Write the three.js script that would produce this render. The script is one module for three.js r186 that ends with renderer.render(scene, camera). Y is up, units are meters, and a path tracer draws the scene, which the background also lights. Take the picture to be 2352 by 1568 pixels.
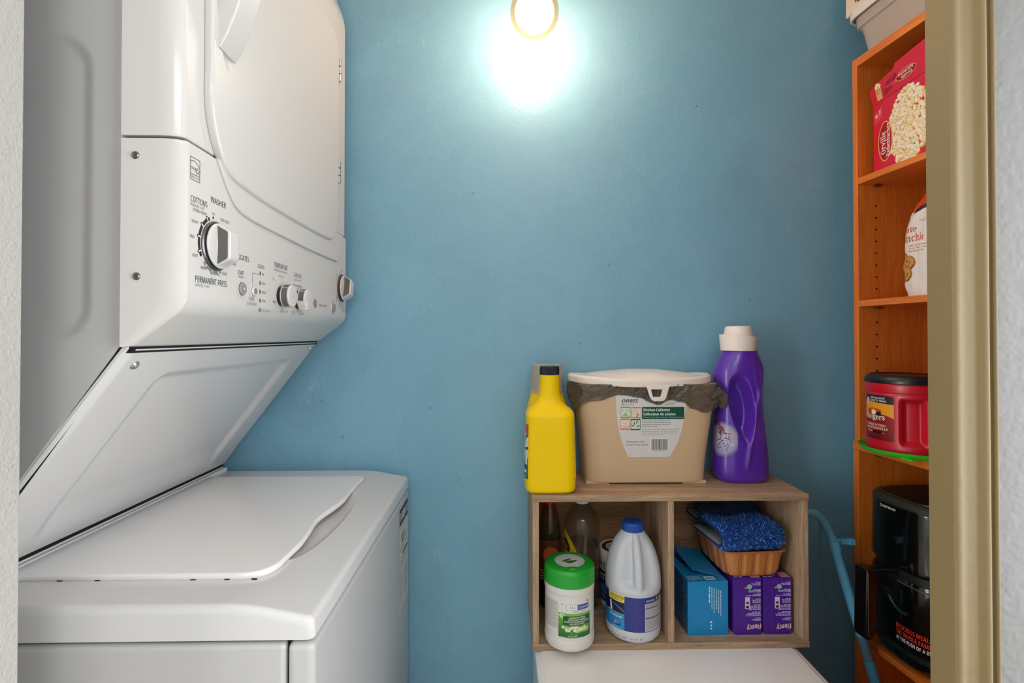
import * as THREE from 'three';
import { RoundedBoxGeometry } from 'three/addons/geometries/RoundedBoxGeometry.js';
import { mergeGeometries } from 'three/addons/utils/BufferGeometryUtils.js';
import { RectAreaLightUniformsLib } from 'three/addons/lights/RectAreaLightUniformsLib.js';
import { Brush, Evaluator, SUBTRACTION } from 'three-bvh-csg';

// ---------------------------------------------------------------- camera, light, exposure
const D = Math.PI / 180;
const scene = new THREE.Scene();
scene.background = new THREE.Color(0x000000);
const camera = new THREE.PerspectiveCamera(2 * Math.atan(784 / 1150) / D, 1.5, 0.05, 30);
camera.position.set(0, 1.3, 0);
camera.rotation.order = 'YXZ';
camera.rotation.set(0.6 * D, -1.1 * D, 0);
camera.setViewOffset(2352, 1568, 0, 26, 2352, 1568);           // the picture is cropped a little high: a lens shift
camera.updateProjectionMatrix();
const renderer = new THREE.WebGLRenderer({ antialias: true });
renderer.toneMapping = THREE.LinearToneMapping;
renderer.toneMappingExposure = 1.0;
renderer.shadowMap.enabled = true;
RectAreaLightUniformsLib.init();
// fill light from an added, unseen hallway ceiling panel (its fitting is built below)
const ADDED_PANEL = { x: 0.1, y: 2.588, z: 1.75, w: 1.3, d: 1.0, power: 4.7 };
const addedPanelLight = new THREE.RectAreaLight(new THREE.Color(1.0, 0.985, 0.97), ADDED_PANEL.power, ADDED_PANEL.w, ADDED_PANEL.d);
addedPanelLight.name = 'added_panel_light';
addedPanelLight.position.set(ADDED_PANEL.x, ADDED_PANEL.y - 0.006, ADDED_PANEL.z);
addedPanelLight.rotation.x = -Math.PI / 2;
scene.add(addedPanelLight);
// fill light from two made-up hallway windows, either side of the camera (frames and panes are built below)
const ADDED_WINS = [{ x: 1.69, y: 1.20, z: 0.06, w: 1.1, h: 1.8, turn: 90, power: 6.4 }, { x: -1.69, y: 1.30, z: 0.10, w: 1.1, h: 1.7, turn: -90, power: 5.0 }];
for (const w of ADDED_WINS) {
  const l = new THREE.RectAreaLight(new THREE.Color(0.985, 0.99, 1.0), w.power, w.w, w.h);
  l.name = 'added_window_fill'; l.position.set(w.x - Math.sign(w.x) * 0.016, w.y, w.z); l.rotation.y = w.turn * D; scene.add(l);
}
// the closet's globe bulb on the blue wall
const BULB = { x: 0.0805, y: 2.112, z: -1.250, r: 0.0500, cd: 0.52 };
const bulbLight = new THREE.PointLight(new THREE.Color(1.16, 0.97, 0.88), BULB.cd);
bulbLight.name = 'globe_bulb_light';
bulbLight.position.set(BULB.x, BULB.y, BULB.z);
bulbLight.castShadow = true;
bulbLight.shadow.radius = 2.4;
scene.add(bulbLight);

// ---------------------------------------------------------------- helpers
let seed = 12345;
const rnd = () => { seed = (seed * 1664525 + 1013904223) >>> 0; return seed / 4294967296; };
const lerp = THREE.MathUtils.lerp, clamp = THREE.MathUtils.clamp, sst = THREE.MathUtils.smoothstep;
const taken = {};
function numbered(name) { const n = taken[name] = (taken[name] ?? -1) + 1; return n ? name + '_' + String(n).padStart(3, '0') : name; }
function tag(o, label, category, group) { o.userData.label = label; o.userData.category = category; if (group) o.userData.group = group; return o; }
const inWorld = new WeakSet();                                     // things whose parts are written in room coordinates
function thing(name, label, category, pos = [0, 0, 0], turn = 0, group) {
  const o = new THREE.Group(); o.name = numbered(name); o.position.set(...pos); o.rotation.y = turn; scene.add(o);
  return tag(o, label, category, group);
}
const keep = (g) => { for (const k of Object.keys(g.attributes)) if (!['position', 'normal', 'uv'].includes(k)) g.deleteAttribute(k); if (!g.attributes.uv) g.setAttribute('uv', new THREE.BufferAttribute(new Float32Array(g.attributes.position.count * 2), 2)); return g; };
// normals weighted by area, split where faces meet at more than the angle
function toCreasedNormals(g0, angle) {
  const g = g0.index ? g0.toNonIndexed() : g0, p = g.attributes.position.array, nf = p.length / 9, fn = new Float32Array(nf * 3), un = new Float32Array(nf * 3), at = new Map(), key = new Array(nf * 3);
  for (let f = 0; f < nf; f++) {
    const o = f * 9, ax = p[o + 3] - p[o], ay = p[o + 4] - p[o + 1], az = p[o + 5] - p[o + 2], bx = p[o + 6] - p[o], by = p[o + 7] - p[o + 1], bz = p[o + 8] - p[o + 2];
    const x = ay * bz - az * by, y = az * bx - ax * bz, z = ax * by - ay * bx, l = Math.hypot(x, y, z) || 1;
    fn.set([x, y, z], f * 3); un.set([x / l, y / l, z / l], f * 3);
    for (let k = 0; k < 3; k++) { const q = o + k * 3, s = Math.round(p[q] * 1e5) + ',' + Math.round(p[q + 1] * 1e5) + ',' + Math.round(p[q + 2] * 1e5); key[f * 3 + k] = s; const l2 = at.get(s); l2 ? l2.push(f) : at.set(s, [f]); }
  }
  const c = Math.cos(angle), n = new Float32Array(p.length);
  for (let i = 0; i < nf * 3; i++) {
    const f = (i / 3 | 0) * 3; let x = 0, y = 0, z = 0;
    for (const h of at.get(key[i])) { const j = h * 3; if (un[f] * un[j] + un[f + 1] * un[j + 1] + un[f + 2] * un[j + 2] >= c) { x += fn[j]; y += fn[j + 1]; z += fn[j + 2]; } }
    const l = Math.hypot(x, y, z); l ? n.set([x / l, y / l, z / l], i * 3) : n.set([un[f], un[f + 1], un[f + 2]], i * 3);
  }
  g.setAttribute('normal', new THREE.BufferAttribute(n, 3)); return g;
}
const flat = (g) => keep(g.index ? g.toNonIndexed() : g.clone());
function merged(list) { return list.length === 1 ? list[0] : mergeGeometries(list.map(flat), false); }
function part(name, geo, mat, parent) {
  let g = merged([].concat(geo));
  let top = parent; while (top.parent && top.parent !== scene) top = top.parent;
  if (inWorld.has(top)) { const p = top.position; g = g.clone().translate(-p.x, -p.y, -p.z); }
  const m = new THREE.Mesh(g, mat); m.name = name; m.castShadow = m.receiveShadow = true; parent.add(m); return m;
}
function struct(name, geo, mat, parent = scene) {
  const m = new THREE.Mesh(merged([].concat(geo)), mat); m.name = name; m.castShadow = m.receiveShadow = true;
  if (parent === scene) m.userData.kind = 'structure'; parent.add(m); return m;
}
// uv in metres, u running along the grain axis
function grainUV(g0, grain = 0) {
  const g = g0.index ? g0.toNonIndexed() : g0, p = g.attributes.position, n = g.attributes.normal, uv = new Float32Array(p.count * 2);
  for (let i = 0; i < p.count; i += 3) {
    const a = [0, 0, 0];
    for (let k = 0; k < 3; k++) { a[0] += n.getX(i + k); a[1] += n.getY(i + k); a[2] += n.getZ(i + k); }
    const ax = a.map(Math.abs), d = ax.indexOf(Math.max(...ax)), o = [0, 1, 2].filter((k) => k !== d);
    const u = o.includes(grain) ? grain : o[0], v = o.find((k) => k !== u);
    for (let k = 0; k < 3; k++) { uv[(i + k) * 2] = p.getComponent(i + k, u); uv[(i + k) * 2 + 1] = p.getComponent(i + k, v) + p.getComponent(i + k, d) * 0.37; }
  }
  g.setAttribute('uv', new THREE.BufferAttribute(uv, 2)); return g;
}
function box(x0, x1, y0, y1, z0, z1, r = 0.0015, grain = 0, seg = 2) {
  const w = Math.abs(x1 - x0), h = Math.abs(y1 - y0), d = Math.abs(z1 - z0);
  const g = new RoundedBoxGeometry(w, h, d, seg, Math.min(r, w / 2.01, h / 2.01, d / 2.01));
  g.translate((x0 + x1) / 2, (y0 + y1) / 2, (z0 + z1) / 2);
  return grainUV(g, grain);
}
// polygon [[x, y, r?], ...] with rounded corners
function roundPoly(pts, seg = 5) {
  const out = [], n = pts.length;
  pts.forEach((p, i) => {
    const a = pts[(i + n - 1) % n], b = pts[(i + 1) % n], r = p[2] || 0;
    if (!r) { out.push([p[0], p[1]]); return; }
    const la = Math.hypot(a[0] - p[0], a[1] - p[1]), lb = Math.hypot(b[0] - p[0], b[1] - p[1]);
    const ua = [(a[0] - p[0]) / la, (a[1] - p[1]) / la], ub = [(b[0] - p[0]) / lb, (b[1] - p[1]) / lb];
    const t = Math.min(r, la * 0.49, lb * 0.49), A = [p[0] + ua[0] * t, p[1] + ua[1] * t], B = [p[0] + ub[0] * t, p[1] + ub[1] * t];
    for (let k = 0; k <= seg; k++) { const s = k / seg, q = (1 - s) * (1 - s), w = 2 * s * (1 - s), e = s * s; out.push([q * A[0] + w * p[0] + e * B[0], q * A[1] + w * p[1] + e * B[1]]); }
  });
  return out;
}
const shapeOf = (pts) => new THREE.Shape(pts.map((p) => new THREE.Vector2(p[0], p[1])));
// a solid from rings of equal length; every ring an array of [x, y, z]
function solid(rings, capA = true, capB = true, crease = 0.6) {
  const n = rings[0].length, pos = [], idx = [];
  rings.forEach((r) => r.forEach((p) => pos.push(...p)));
  for (let j = 0; j < rings.length - 1; j++) for (let i = 0; i < n; i++) { const a = j * n + i, b = j * n + (i + 1) % n; idx.push(a, b, a + n, b, b + n, a + n); }
  const cap = (r, off, rev) => {
    // project on the plane that shows the ring best
    let nx = 0, ny = 0, nz = 0; for (let i = 0; i < n; i++) { const p = r[i], q = r[(i + 1) % n]; nx += (p[1] - q[1]) * (p[2] + q[2]); ny += (p[2] - q[2]) * (p[0] + q[0]); nz += (p[0] - q[0]) * (p[1] + q[1]); }
    const ax = [nx, ny, nz].map(Math.abs), d = ax.indexOf(Math.max(...ax)), u = (d + 1) % 3, v = (d + 2) % 3;
    const sign = [nx, ny, nz][d] > 0;
    const tri = THREE.ShapeUtils.triangulateShape(r.map((p) => new THREE.Vector2(p[u], p[v])), []);
    for (const t of tri) { const f = (rev ? [t[0], t[2], t[1]] : t); idx.push(...f.map((k) => k + off)); }
    return sign;
  };
  if (capA) cap(rings[0], 0, true);
  if (capB) cap(rings[rings.length - 1], (rings.length - 1) * n, false);
  const g = new THREE.BufferGeometry(); g.setAttribute('position', new THREE.Float32BufferAttribute(pos, 3)); g.setIndex(idx);
  return fixOut(toCreasedNormals(g, crease));
}
// make sure that the volume is positive (faces outward)
function fixOut(g) {
  const p = g.attributes.position; let vol = 0; const a = new THREE.Vector3(), b = new THREE.Vector3(), c = new THREE.Vector3();
  for (let i = 0; i < p.count; i += 3) { a.fromBufferAttribute(p, i); b.fromBufferAttribute(p, i + 1); c.fromBufferAttribute(p, i + 2); vol += a.dot(b.cross(c)); }
  if (vol < 0) {
    for (const k of Object.keys(g.attributes)) { const at = g.attributes[k], s = at.itemSize; for (let i = 0; i < at.count; i += 3) for (let q = 0; q < s; q++) { const t = at.array[(i + 1) * s + q]; at.array[(i + 1) * s + q] = at.array[(i + 2) * s + q]; at.array[(i + 2) * s + q] = t; } }
    const n = g.attributes.normal; for (let i = 0; i < n.array.length; i++) n.array[i] *= -1;
  }
  return keep(g);
}
// a profile in x, y swept along z; profile(inset) gives [[x, y], ...]
const sweepZ = (profile, zs, crease = 0.6) => solid(zs.map(([z, i]) => profile(i).map(([x, y]) => [x, y, z])), true, true, crease);
// extrude a shape of (u, v) points; the frame says where u, v and the depth run
function extrude(shape, depth, bevel, O, U, V, seg = 3, curve = 8) {
  const g = new THREE.ExtrudeGeometry(shape, { depth: Math.max(depth - 2 * bevel, 1e-5), bevelEnabled: bevel > 0, bevelSize: bevel, bevelThickness: bevel, bevelOffset: -bevel, bevelSegments: seg, curveSegments: curve });
  g.translate(0, 0, bevel);
  const u = new THREE.Vector3(...U), v = new THREE.Vector3(...V), w = u.clone().cross(v), m = new THREE.Matrix4().makeBasis(u, v, w).setPosition(...O);
  g.applyMatrix4(m);
  return toCreasedNormals(flat(g), 0.7);
}
// a grid (u, v) -> point, smooth
function grid(fn, nu, nv, uv = (u, v) => [u, v], flip = false) {
  const pos = [], tex = [], idx = [];
  for (let j = 0; j <= nv; j++) for (let i = 0; i <= nu; i++) { pos.push(...fn(i / nu, j / nv)); tex.push(...uv(i / nu, j / nv)); }
  for (let j = 0; j < nv; j++) for (let i = 0; i < nu; i++) { const a = j * (nu + 1) + i, b = a + 1, c = a + nu + 1, d = c + 1; flip ? idx.push(a, c, b, b, c, d) : idx.push(a, b, c, b, d, c); }
  const g = new THREE.BufferGeometry(); g.setAttribute('position', new THREE.Float32BufferAttribute(pos, 3)); g.setAttribute('uv', new THREE.Float32BufferAttribute(tex, 2)); g.setIndex(idx); g.computeVertexNormals();
  return g;
}
// a heightfield slab: O + U*u + V*v + N*h(u, v), with sides that go down by t
function slab(point, h, N, nu, nv, t) {
  const at = (u, v) => { const p = point(u, v), k = h(u, v); return [p[0] + N[0] * k, p[1] + N[1] * k, p[2] + N[2] * k]; };
  const dn = (u, v) => { const p = point(u, v); return [p[0] - N[0] * t, p[1] - N[1] * t, p[2] - N[2] * t]; };
  const top = grid(at, nu, nv), e1 = grid((u, v) => (v ? at(u, 0) : dn(u, 0)), nu, 1), e2 = grid((u, v) => (v ? dn(u, 1) : at(u, 1)), nu, 1), e3 = grid((u, v) => (u ? at(0, v) : dn(0, v)), 1, nv), e4 = grid((u, v) => (u ? dn(1, v) : at(1, v)), 1, nv), bt = grid((u, v) => dn(1 - u, v), 1, 1);
  const g = mergeGeometries([top, e1, e2, e3, e4, bt].map(flat)); return fixOutSoft(g);
}
function fixOutSoft(g) { return fixOut(g); }
// signed distance to a rounded rectangle
const sdRect = (x, y, cx, cy, hx, hy, r) => { const qx = Math.abs(x - cx) - hx + r, qy = Math.abs(y - cy) - hy + r; return Math.hypot(Math.max(qx, 0), Math.max(qy, 0)) + Math.min(Math.max(qx, qy), 0) - r; };
// rings of a bottle: rows [y, a, b, cx, cz, n]; returns S(angle, v) with angle 0 towards +z, growing towards +x
function bottleSurface(rows, mod) {
  const L = rows.length - 1, full = rows.map((r) => [r[0], r[1], r[2] ?? r[1], r[3] ?? 0, r[4] ?? 0, r[5] ?? 2]);
  const cr = (a, b, c, d, t) => { const m1 = (c - a) / 2, m2 = (d - b) / 2, t2 = t * t, t3 = t2 * t; return (2 * t3 - 3 * t2 + 1) * b + (t3 - 2 * t2 + t) * m1 + (-2 * t3 + 3 * t2) * c + (t3 - t2) * m2; };
  const row = (v) => { const f = clamp(v, 0, 1) * L, i = Math.min(Math.floor(f), L - 1), t = f - i, q = (k) => full[clamp(i + k, 0, L)]; return full[0].map((_, k) => (k === 0 ? lerp(q(0)[0], q(1)[0], t) : cr(q(-1)[k], q(0)[k], q(1)[k], q(2)[k], t))); };
  const S = (th, v) => {
    const [y, a, b, cx, cz, n] = row(v), s = Math.sin(th), c = Math.cos(th), r = Math.pow(Math.pow(Math.abs(s) / Math.max(a, 1e-6), n) + Math.pow(Math.abs(c) / Math.max(b, 1e-6), n), -1 / n);
    let p = [cx + r * s, y, cz + r * c]; if (mod) p = mod(p, th, v, y) || p; return p;
  };
  S.v = (y) => { let lo = 0, hi = 1; for (let k = 0; k < 40; k++) { const m = (lo + hi) / 2; row(m)[0] < y ? (lo = m) : (hi = m); } return (lo + hi) / 2; };
  return S;
}
function bottleGeo(S, nu = 64, nv = 60, capBottom = true, capTop = true) {
  const g = grid((u, v) => S(u * 2 * Math.PI, v), nu, nv), n = g.attributes.normal, w = nu + 1;
  for (let j = 0; j <= nv; j++) { const a = j * w, b = a + nu, v = new THREE.Vector3(n.getX(a) + n.getX(b), n.getY(a) + n.getY(b), n.getZ(a) + n.getZ(b)).normalize(); n.setXYZ(a, v.x, v.y, v.z); n.setXYZ(b, v.x, v.y, v.z); }
  const list = [flat(g)];
  for (const [on, v, up] of [[capBottom, 0, -1], [capTop, 1, 1]]) if (on) {
    const ring = Array.from({ length: nu }, (_, i) => S(i / nu * 2 * Math.PI, v)), c = [0, 1, 2].map((k) => ring.reduce((s, p) => s + p[k], 0) / nu), pos = [];
    for (let i = 0; i < nu; i++) { const p = ring[i], q = ring[(i + 1) % nu]; up > 0 ? pos.push(...c, ...p, ...q) : pos.push(...c, ...q, ...p); }
    const f = new THREE.BufferGeometry(); f.setAttribute('position', new THREE.Float32BufferAttribute(pos, 3)); f.computeVertexNormals(); list.push(keep(f));
  }
  return fixOut(mergeGeometries(list));
}
// a label that follows a surface: angles a0..a1, heights y0..y1, lifted by off
function wrap(S, a0, a1, y0, y1, off = 0.0005, nu = 40, nv = 24) {
  const v0 = S.v(y0), v1 = S.v(y1), P = (u, v) => S(lerp(a0, a1, u), S.v(lerp(y0, y1, v)));
  const lift = (u, v) => { const e = 1e-3, p = P(u, v), a = P(u + e, v), b = P(u - e, v), c = P(u, v + e), d = P(u, v - e), n = new THREE.Vector3(a[0] - b[0], a[1] - b[1], a[2] - b[2]).cross(new THREE.Vector3(c[0] - d[0], c[1] - d[1], c[2] - d[2])).normalize(); return [p[0] + n.x * off, p[1] + n.y * off, p[2] + n.z * off]; };
  return grid(lift, nu, nv);
}
// a flat print: centre, size, the directions of its width and height
function print(c, w, h, U = [1, 0, 0], V = [0, 1, 0]) {
  const g = new THREE.PlaneGeometry(w, h), u = new THREE.Vector3(...U).normalize(), v = new THREE.Vector3(...V).normalize();
  return g.applyMatrix4(new THREE.Matrix4().makeBasis(u, v, u.clone().cross(v)).setPosition(...c));
}
const V2 = (a) => a.map((p) => new THREE.Vector2(p[0], p[1]));
const lathe = (pts, seg = 48) => { const g = toCreasedNormals(flat(new THREE.LatheGeometry(V2(pts), seg)), 0.7); return g; };
const tube = (pts, r, seg = 40, rad = 10, closed = false) => new THREE.TubeGeometry(new THREE.CatmullRomCurve3(pts.map((p) => new THREE.Vector3(...p)), closed, 'centripetal'), seg, r, rad, closed);
const csg = new Evaluator(); csg.attributes = ['position', 'normal']; csg.useGroups = false;
function cut(geo, tool) {
  const a = new Brush(geo.clone().deleteAttribute('uv')), b = new Brush(tool.clone().deleteAttribute('uv')); a.updateMatrixWorld(); b.updateMatrixWorld();
  return keep(flat(csg.evaluate(a, b, SUBTRACTION).geometry));
}

// ---------------------------------------------------------------- textures and materials
// tileable value noise
function noiseTable(n, s) { let q = s; const r = () => { q = (q * 1664525 + 1013904223) >>> 0; return q / 4294967296; }; return Float32Array.from({ length: n * n }, r); }
function tile(tab, n, x, y) {
  const xi = Math.floor(x), yi = Math.floor(y), fx = x - xi, fy = y - yi, sx = fx * fx * (3 - 2 * fx), sy = fy * fy * (3 - 2 * fy), m = (a, b) => tab[((b % n + n) % n) * n + (a % n + n) % n];
  return lerp(lerp(m(xi, yi), m(xi + 1, yi), sx), lerp(m(xi, yi + 1), m(xi + 1, yi + 1), sx), sy);
}
function dataTex(w, h, fn, srgb = true) {
  const d = new Uint8Array(w * h * 4);
  for (let y = 0; y < h; y++) for (let x = 0; x < w; x++) { const c = fn(x / w, y / h); for (let k = 0; k < 3; k++) d[(y * w + x) * 4 + k] = clamp(Math.round(c[k]), 0, 255); d[(y * w + x) * 4 + 3] = 255; }
  const t = new THREE.DataTexture(d, w, h); t.wrapS = t.wrapT = THREE.RepeatWrapping; t.magFilter = t.minFilter = THREE.LinearFilter; if (srgb) t.colorSpace = THREE.SRGBColorSpace; t.needsUpdate = true; return t;
}
function woodTex(light, dark, s, metres) {
  const A = noiseTable(64, s), B = noiseTable(128, s + 7), C = noiseTable(256, s + 13);
  const W = (tab, n, px, py, x, y) => { const xi = Math.floor(x), yi = Math.floor(y), fx = x - xi, fy = y - yi, sx = fx * fx * (3 - 2 * fx), sy = fy * fy * (3 - 2 * fy), m = (i, j) => tab[((j % py + py) % py) * n + (i % px + px) % px]; return lerp(lerp(m(xi, yi), m(xi + 1, yi), sx), lerp(m(xi, yi + 1), m(xi + 1, yi + 1), sx), sy); };
  const t = dataTex(1024, 512, (u, v) => {
    const bend = (W(A, 64, 4, 4, u * 4, v * 4) - 0.5) * 0.05;
    const broad = W(A, 64, 2, 16, u * 2, (v + bend) * 16), mid = W(B, 128, 6, 64, u * 6, (v + bend) * 64), thin = W(C, 256, 24, 256, u * 24, v * 256);
    const pore = Math.max(0, W(C, 256, 32, 256, u * 32 + 5, v * 256 + 99) - 0.68) * 1.8;
    const k = clamp(0.30 * broad + 0.34 * mid + 0.30 * thin + pore * 0.55, 0, 1);
    return [0, 1, 2].map((c) => lerp(light[c], dark[c], k));
  });
  t.repeat.set(1 / metres, 2 / metres); return t;
}
function canvas(w, h, draw, bg) {
  const c = document.createElement('canvas'); c.width = w; c.height = h; const x = c.getContext('2d');
  if (bg) { x.fillStyle = bg; x.fillRect(0, 0, w, h); }
  draw(x, w, h);
  const t = new THREE.CanvasTexture(c); t.colorSpace = THREE.SRGBColorSpace; t.magFilter = THREE.LinearFilter; return t;
}
// text at (x, baseline y); fit squeezes it to a width
function txt(c, s, x, y, size, color = '#222', { align = 'left', bold = false, fit, font = 'sans-serif', italic = false, turn = 0 } = {}) {
  c.save(); c.fillStyle = color; c.font = `${italic ? 'italic ' : ''}${bold ? 'bold ' : ''}${size}px ${font}`; c.textBaseline = 'alphabetic';
  const w = c.measureText(s).width, k = fit ? fit / w : 1;
  c.translate(x, y); c.rotate(turn); c.scale(k, 1); c.textAlign = 'left';
  c.fillText(s, align === 'center' ? -w / 2 : align === 'right' ? -w : 0, 0); c.restore();
}
// rows of small print, drawn as dashes of uneven words
function lines(c, x, y, w, n, step, h, color, s = 1) {
  let q = s * 7919 + 17; const r = () => { q = (q * 1103515245 + 12345) & 0x7fffffff; return q / 0x7fffffff; };
  c.fillStyle = color;
  for (let i = 0; i < n; i++) { let p = x; const end = x + w * (i === n - 1 ? 0.55 : 0.88 + 0.12 * r()); while (p < end - h) { const l = Math.min(h * (1.2 + 4.5 * r()), end - p); c.fillRect(p, y + i * step, l, h); p += l + h * 0.8; } }
}
const std = (o) => new THREE.MeshStandardMaterial(o), phys = (o) => new THREE.MeshPhysicalMaterial(o);
const printed = (map, rough = 0.45) => std({ map, roughness: rough, transparent: true });
const label = (map, rough = 0.4) => std({ map, roughness: rough });
const fineTab = noiseTable(128, 5), coarseTab = noiseTable(64, 9);
const peel = dataTex(512, 512, (u, v) => { const k = 255 * (0.45 * tile(fineTab, 128, u * 64, v * 64) + 0.35 * tile(fineTab, 128, u * 128, v * 128) + 0.2 * tile(coarseTab, 64, u * 16, v * 16)); return [k, k, k]; }, false);
const peelAt = (n) => { const t = peel.clone(); t.repeat.set(n, n); t.needsUpdate = true; return t; };
const M = {
  enamelShaded: phys({ color: 0xb6b6b6, roughness: 0.36, clearcoat: 0.15, clearcoatRoughness: 0.05 }),  // washer white, darkened to stand for the dim light on the cabinet
  deck: phys({ color: 0xcdcdcd, roughness: 0.22, clearcoat: 0.3, clearcoatRoughness: 0.05 }),  // same white in a middle tone, toned down for its shadier faces
  enamelLit: phys({ color: 0xe8e8e8, roughness: 0.2, clearcoat: 0.3, clearcoatRoughness: 0.05 }),  // same white, lightened to stand for stronger light on the lid
  plastic: phys({ color: 0xcfcecb, roughness: 0.13 }),
  gap: std({ color: 0x0c0c0c, roughness: 0.9 }),
  steel: std({ color: 0xb8b8b8, roughness: 0.3, metalness: 0.9 }),
  darkSteel: std({ color: 0x6e6d6b, roughness: 0.35, metalness: 0.8 }),
  knobGrey: std({ color: 0x5c5b5a, roughness: 0.45 }),
  knobBlack: std({ color: 0x1a1a1a, roughness: 0.5 }),
  buttonGrey: std({ color: 0x8e8e8c, roughness: 0.4 }),
  white: std({ color: 0xececea, roughness: 0.6 }),
};

// ================================================================ the room
const X0 = -1.16, X1 = 1.36, ZB = -1.40, H = 2.60, ZH = 2.6, HX = 1.7;
// blue eggshell paint with scuffs and chips of its own
const BLUE = [126, 182, 208];
const wallMap = canvas(1536, 1536, (c, w, h) => {
  c.fillStyle = `rgb(${BLUE})`; c.fillRect(0, 0, w, h);
  for (let i = 0; i < 420; i++) { const x = rnd() * w, y = rnd() * h, r = 20 + 90 * rnd(); c.fillStyle = rnd() < 0.5 ? 'rgba(255,255,255,0.012)' : 'rgba(0,20,30,0.012)'; c.beginPath(); c.ellipse(x, y, r, r * (0.5 + rnd()), rnd() * 3, 0, 7); c.fill(); }
  const X = (x) => (x - X0) / (X1 - X0) * w, Y = (y) => (1 - y / H) * h;
  c.fillStyle = 'rgba(205,222,226,0.75)';
  for (let i = 0; i < 110; i++) { const a = rnd() * 6.28, r = 0.06 * Math.pow(rnd(), 0.8); c.beginPath(); c.arc(X(-0.53 + r * Math.cos(a) * 0.6 + r * Math.sin(a) * 0.5), Y(1.155 + r * Math.sin(a)), 0.3 + 0.5 * rnd(), 0, 7); c.fill(); }
  for (let i = 0; i < 14; i++) { c.beginPath(); c.arc(X(-0.19 + 0.025 * rnd()), Y(0.675 + 0.03 * rnd()), 0.5 + 0.5 * rnd(), 0, 7); c.fill(); }
  for (const [x, y] of [[-0.198, 1.383], [-0.66, 1.03]]) { c.beginPath(); c.arc(X(x), Y(y), 1.3, 0, 7); c.fill(); }
  c.strokeStyle = 'rgba(215,228,230,0.45)'; c.lineWidth = 1.1;
  for (const [x, y, a, l] of [[-0.223, 2.13, 0.2, 14], [-0.35, 2.12, 0.4, 9], [-0.29, 2.13, 0.3, 8], [0.43, 1.32, 0.2, 12], [0.8, 1.02, 1.2, 16], [0.93, 0.55, 1.45, 30], [0.8, 0.68, 1.55, 14], [0.62, 1.78, 0.5, 8], [0.81, 1.62, 0.2, 10]]) { c.beginPath(); c.moveTo(X(x), Y(y)); c.lineTo(X(x) + l * Math.sin(a), Y(y) + l * Math.cos(a)); c.stroke(); }
  c.strokeStyle = 'rgba(40,70,84,0.5)'; c.fillStyle = 'rgba(40,60,70,0.6)';
  for (const [x, y] of [[0.075, 2.02], [-0.5, 1.12], [-0.44, 1.02], [-0.12, 0.9], [0.22, 1.28], [0.4, 1.0], [-0.2, 1.1], [-0.08, 1.7], [0.3, 1.5], [0.55, 1.95], [0.7, 1.4]]) { c.beginPath(); c.arc(X(x), Y(y), 0.9, 0, 7); c.fill(); c.beginPath(); c.moveTo(X(x), Y(y)); c.lineTo(X(x) - 2, Y(y) + 4); c.stroke(); }
});
const paintBlue = std({ map: wallMap, roughness: 0.38, bumpMap: peelAt(5), bumpScale: 0.00045 });
const paintWhite = std({ color: 0xd8d8d6, roughness: 0.6, bumpMap: peelAt(1.6), bumpScale: 0.0009 });
const paintWhiteDim = std({ color: 0x747474, roughness: 0.6, bumpMap: peelAt(1.6), bumpScale: 0.0009 });  // the white wall paint, darkened to hold down light beside the doorway
const stucco = std({ color: 0xb4b3af, roughness: 0.5, bumpMap: peelAt(4), bumpScale: 0.0016 });
const ceilingWhite = std({ color: 0xe6e6e4, roughness: 0.8 });
const floorVinyl = std({ color: 0x9a958c, roughness: 0.5 });
const block = (x0, x1, y0, y1, z0, z1) => { const g = new THREE.BoxGeometry(x1 - x0, y1 - y0, z1 - z0); g.translate((x0 + x1) / 2, (y0 + y1) / 2, (z0 + z1) / 2); return g; };
const unitUV = (g, x0, x1, y0, y1) => { const p = g.attributes.position, u = g.attributes.uv; for (let i = 0; i < p.count; i++) u.setXY(i, (p.getX(i) - x0) / (x1 - x0), (p.getY(i) - y0) / (y1 - y0)); return g; };
struct('wall_back', unitUV(block(X0, X1, 0, H, ZB - 0.1, ZB), X0, X1, 0, H), paintBlue);
struct('wall_closet_left', block(X0 - 0.1, X0, 0, H, ZB - 0.1, -0.62), ceilingWhite);
struct('wall_closet_right', block(X1, X1 + 0.1, 0, H, ZB - 0.1, -0.664), ceilingWhite);
struct('floor', block(-HX - 0.1, HX + 0.1, -0.1, 0, ZB - 0.1, ZH + 0.1), floorVinyl);
struct('ceiling', block(-HX - 0.1, HX + 0.1, H, H + 0.1, ZB - 0.1, ZH + 0.1), ceilingWhite);
struct('ceiling_closet_bounce', block(X0, X1, 2.42, H, ZB, -0.664), ceilingWhite);  // unseen; ceiling set lower so more bulb light bounces down
// the hallway the photograph is taken from
struct('wall_hall_rear', block(-HX - 0.1, HX + 0.1, 0, H, ZH, ZH + 0.1), paintWhite);
struct('wall_hall_left', block(-HX - 0.1, -HX, 0, H, -0.62, ZH), paintWhite);
struct('wall_hall_right', block(HX, HX + 0.1, 0, H, -0.664, ZH), paintWhite);
struct('wall_front_left', (() => { const g = new RoundedBoxGeometry(HX - 0.5835, H, 0.12, 2, 0.003); g.translate(-(HX + 0.5835) / 2, H / 2, -0.56); return grainUV(g, 1); })(), stucco);
struct('wall_front_right', grainUV(block(0.6065, HX, 0, H, -0.664, -0.606), 1), paintWhiteDim);
struct('wall_front_header', block(-0.5835, 0.6065, 2.36, H, -0.664, -0.5), paintWhite);
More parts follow.
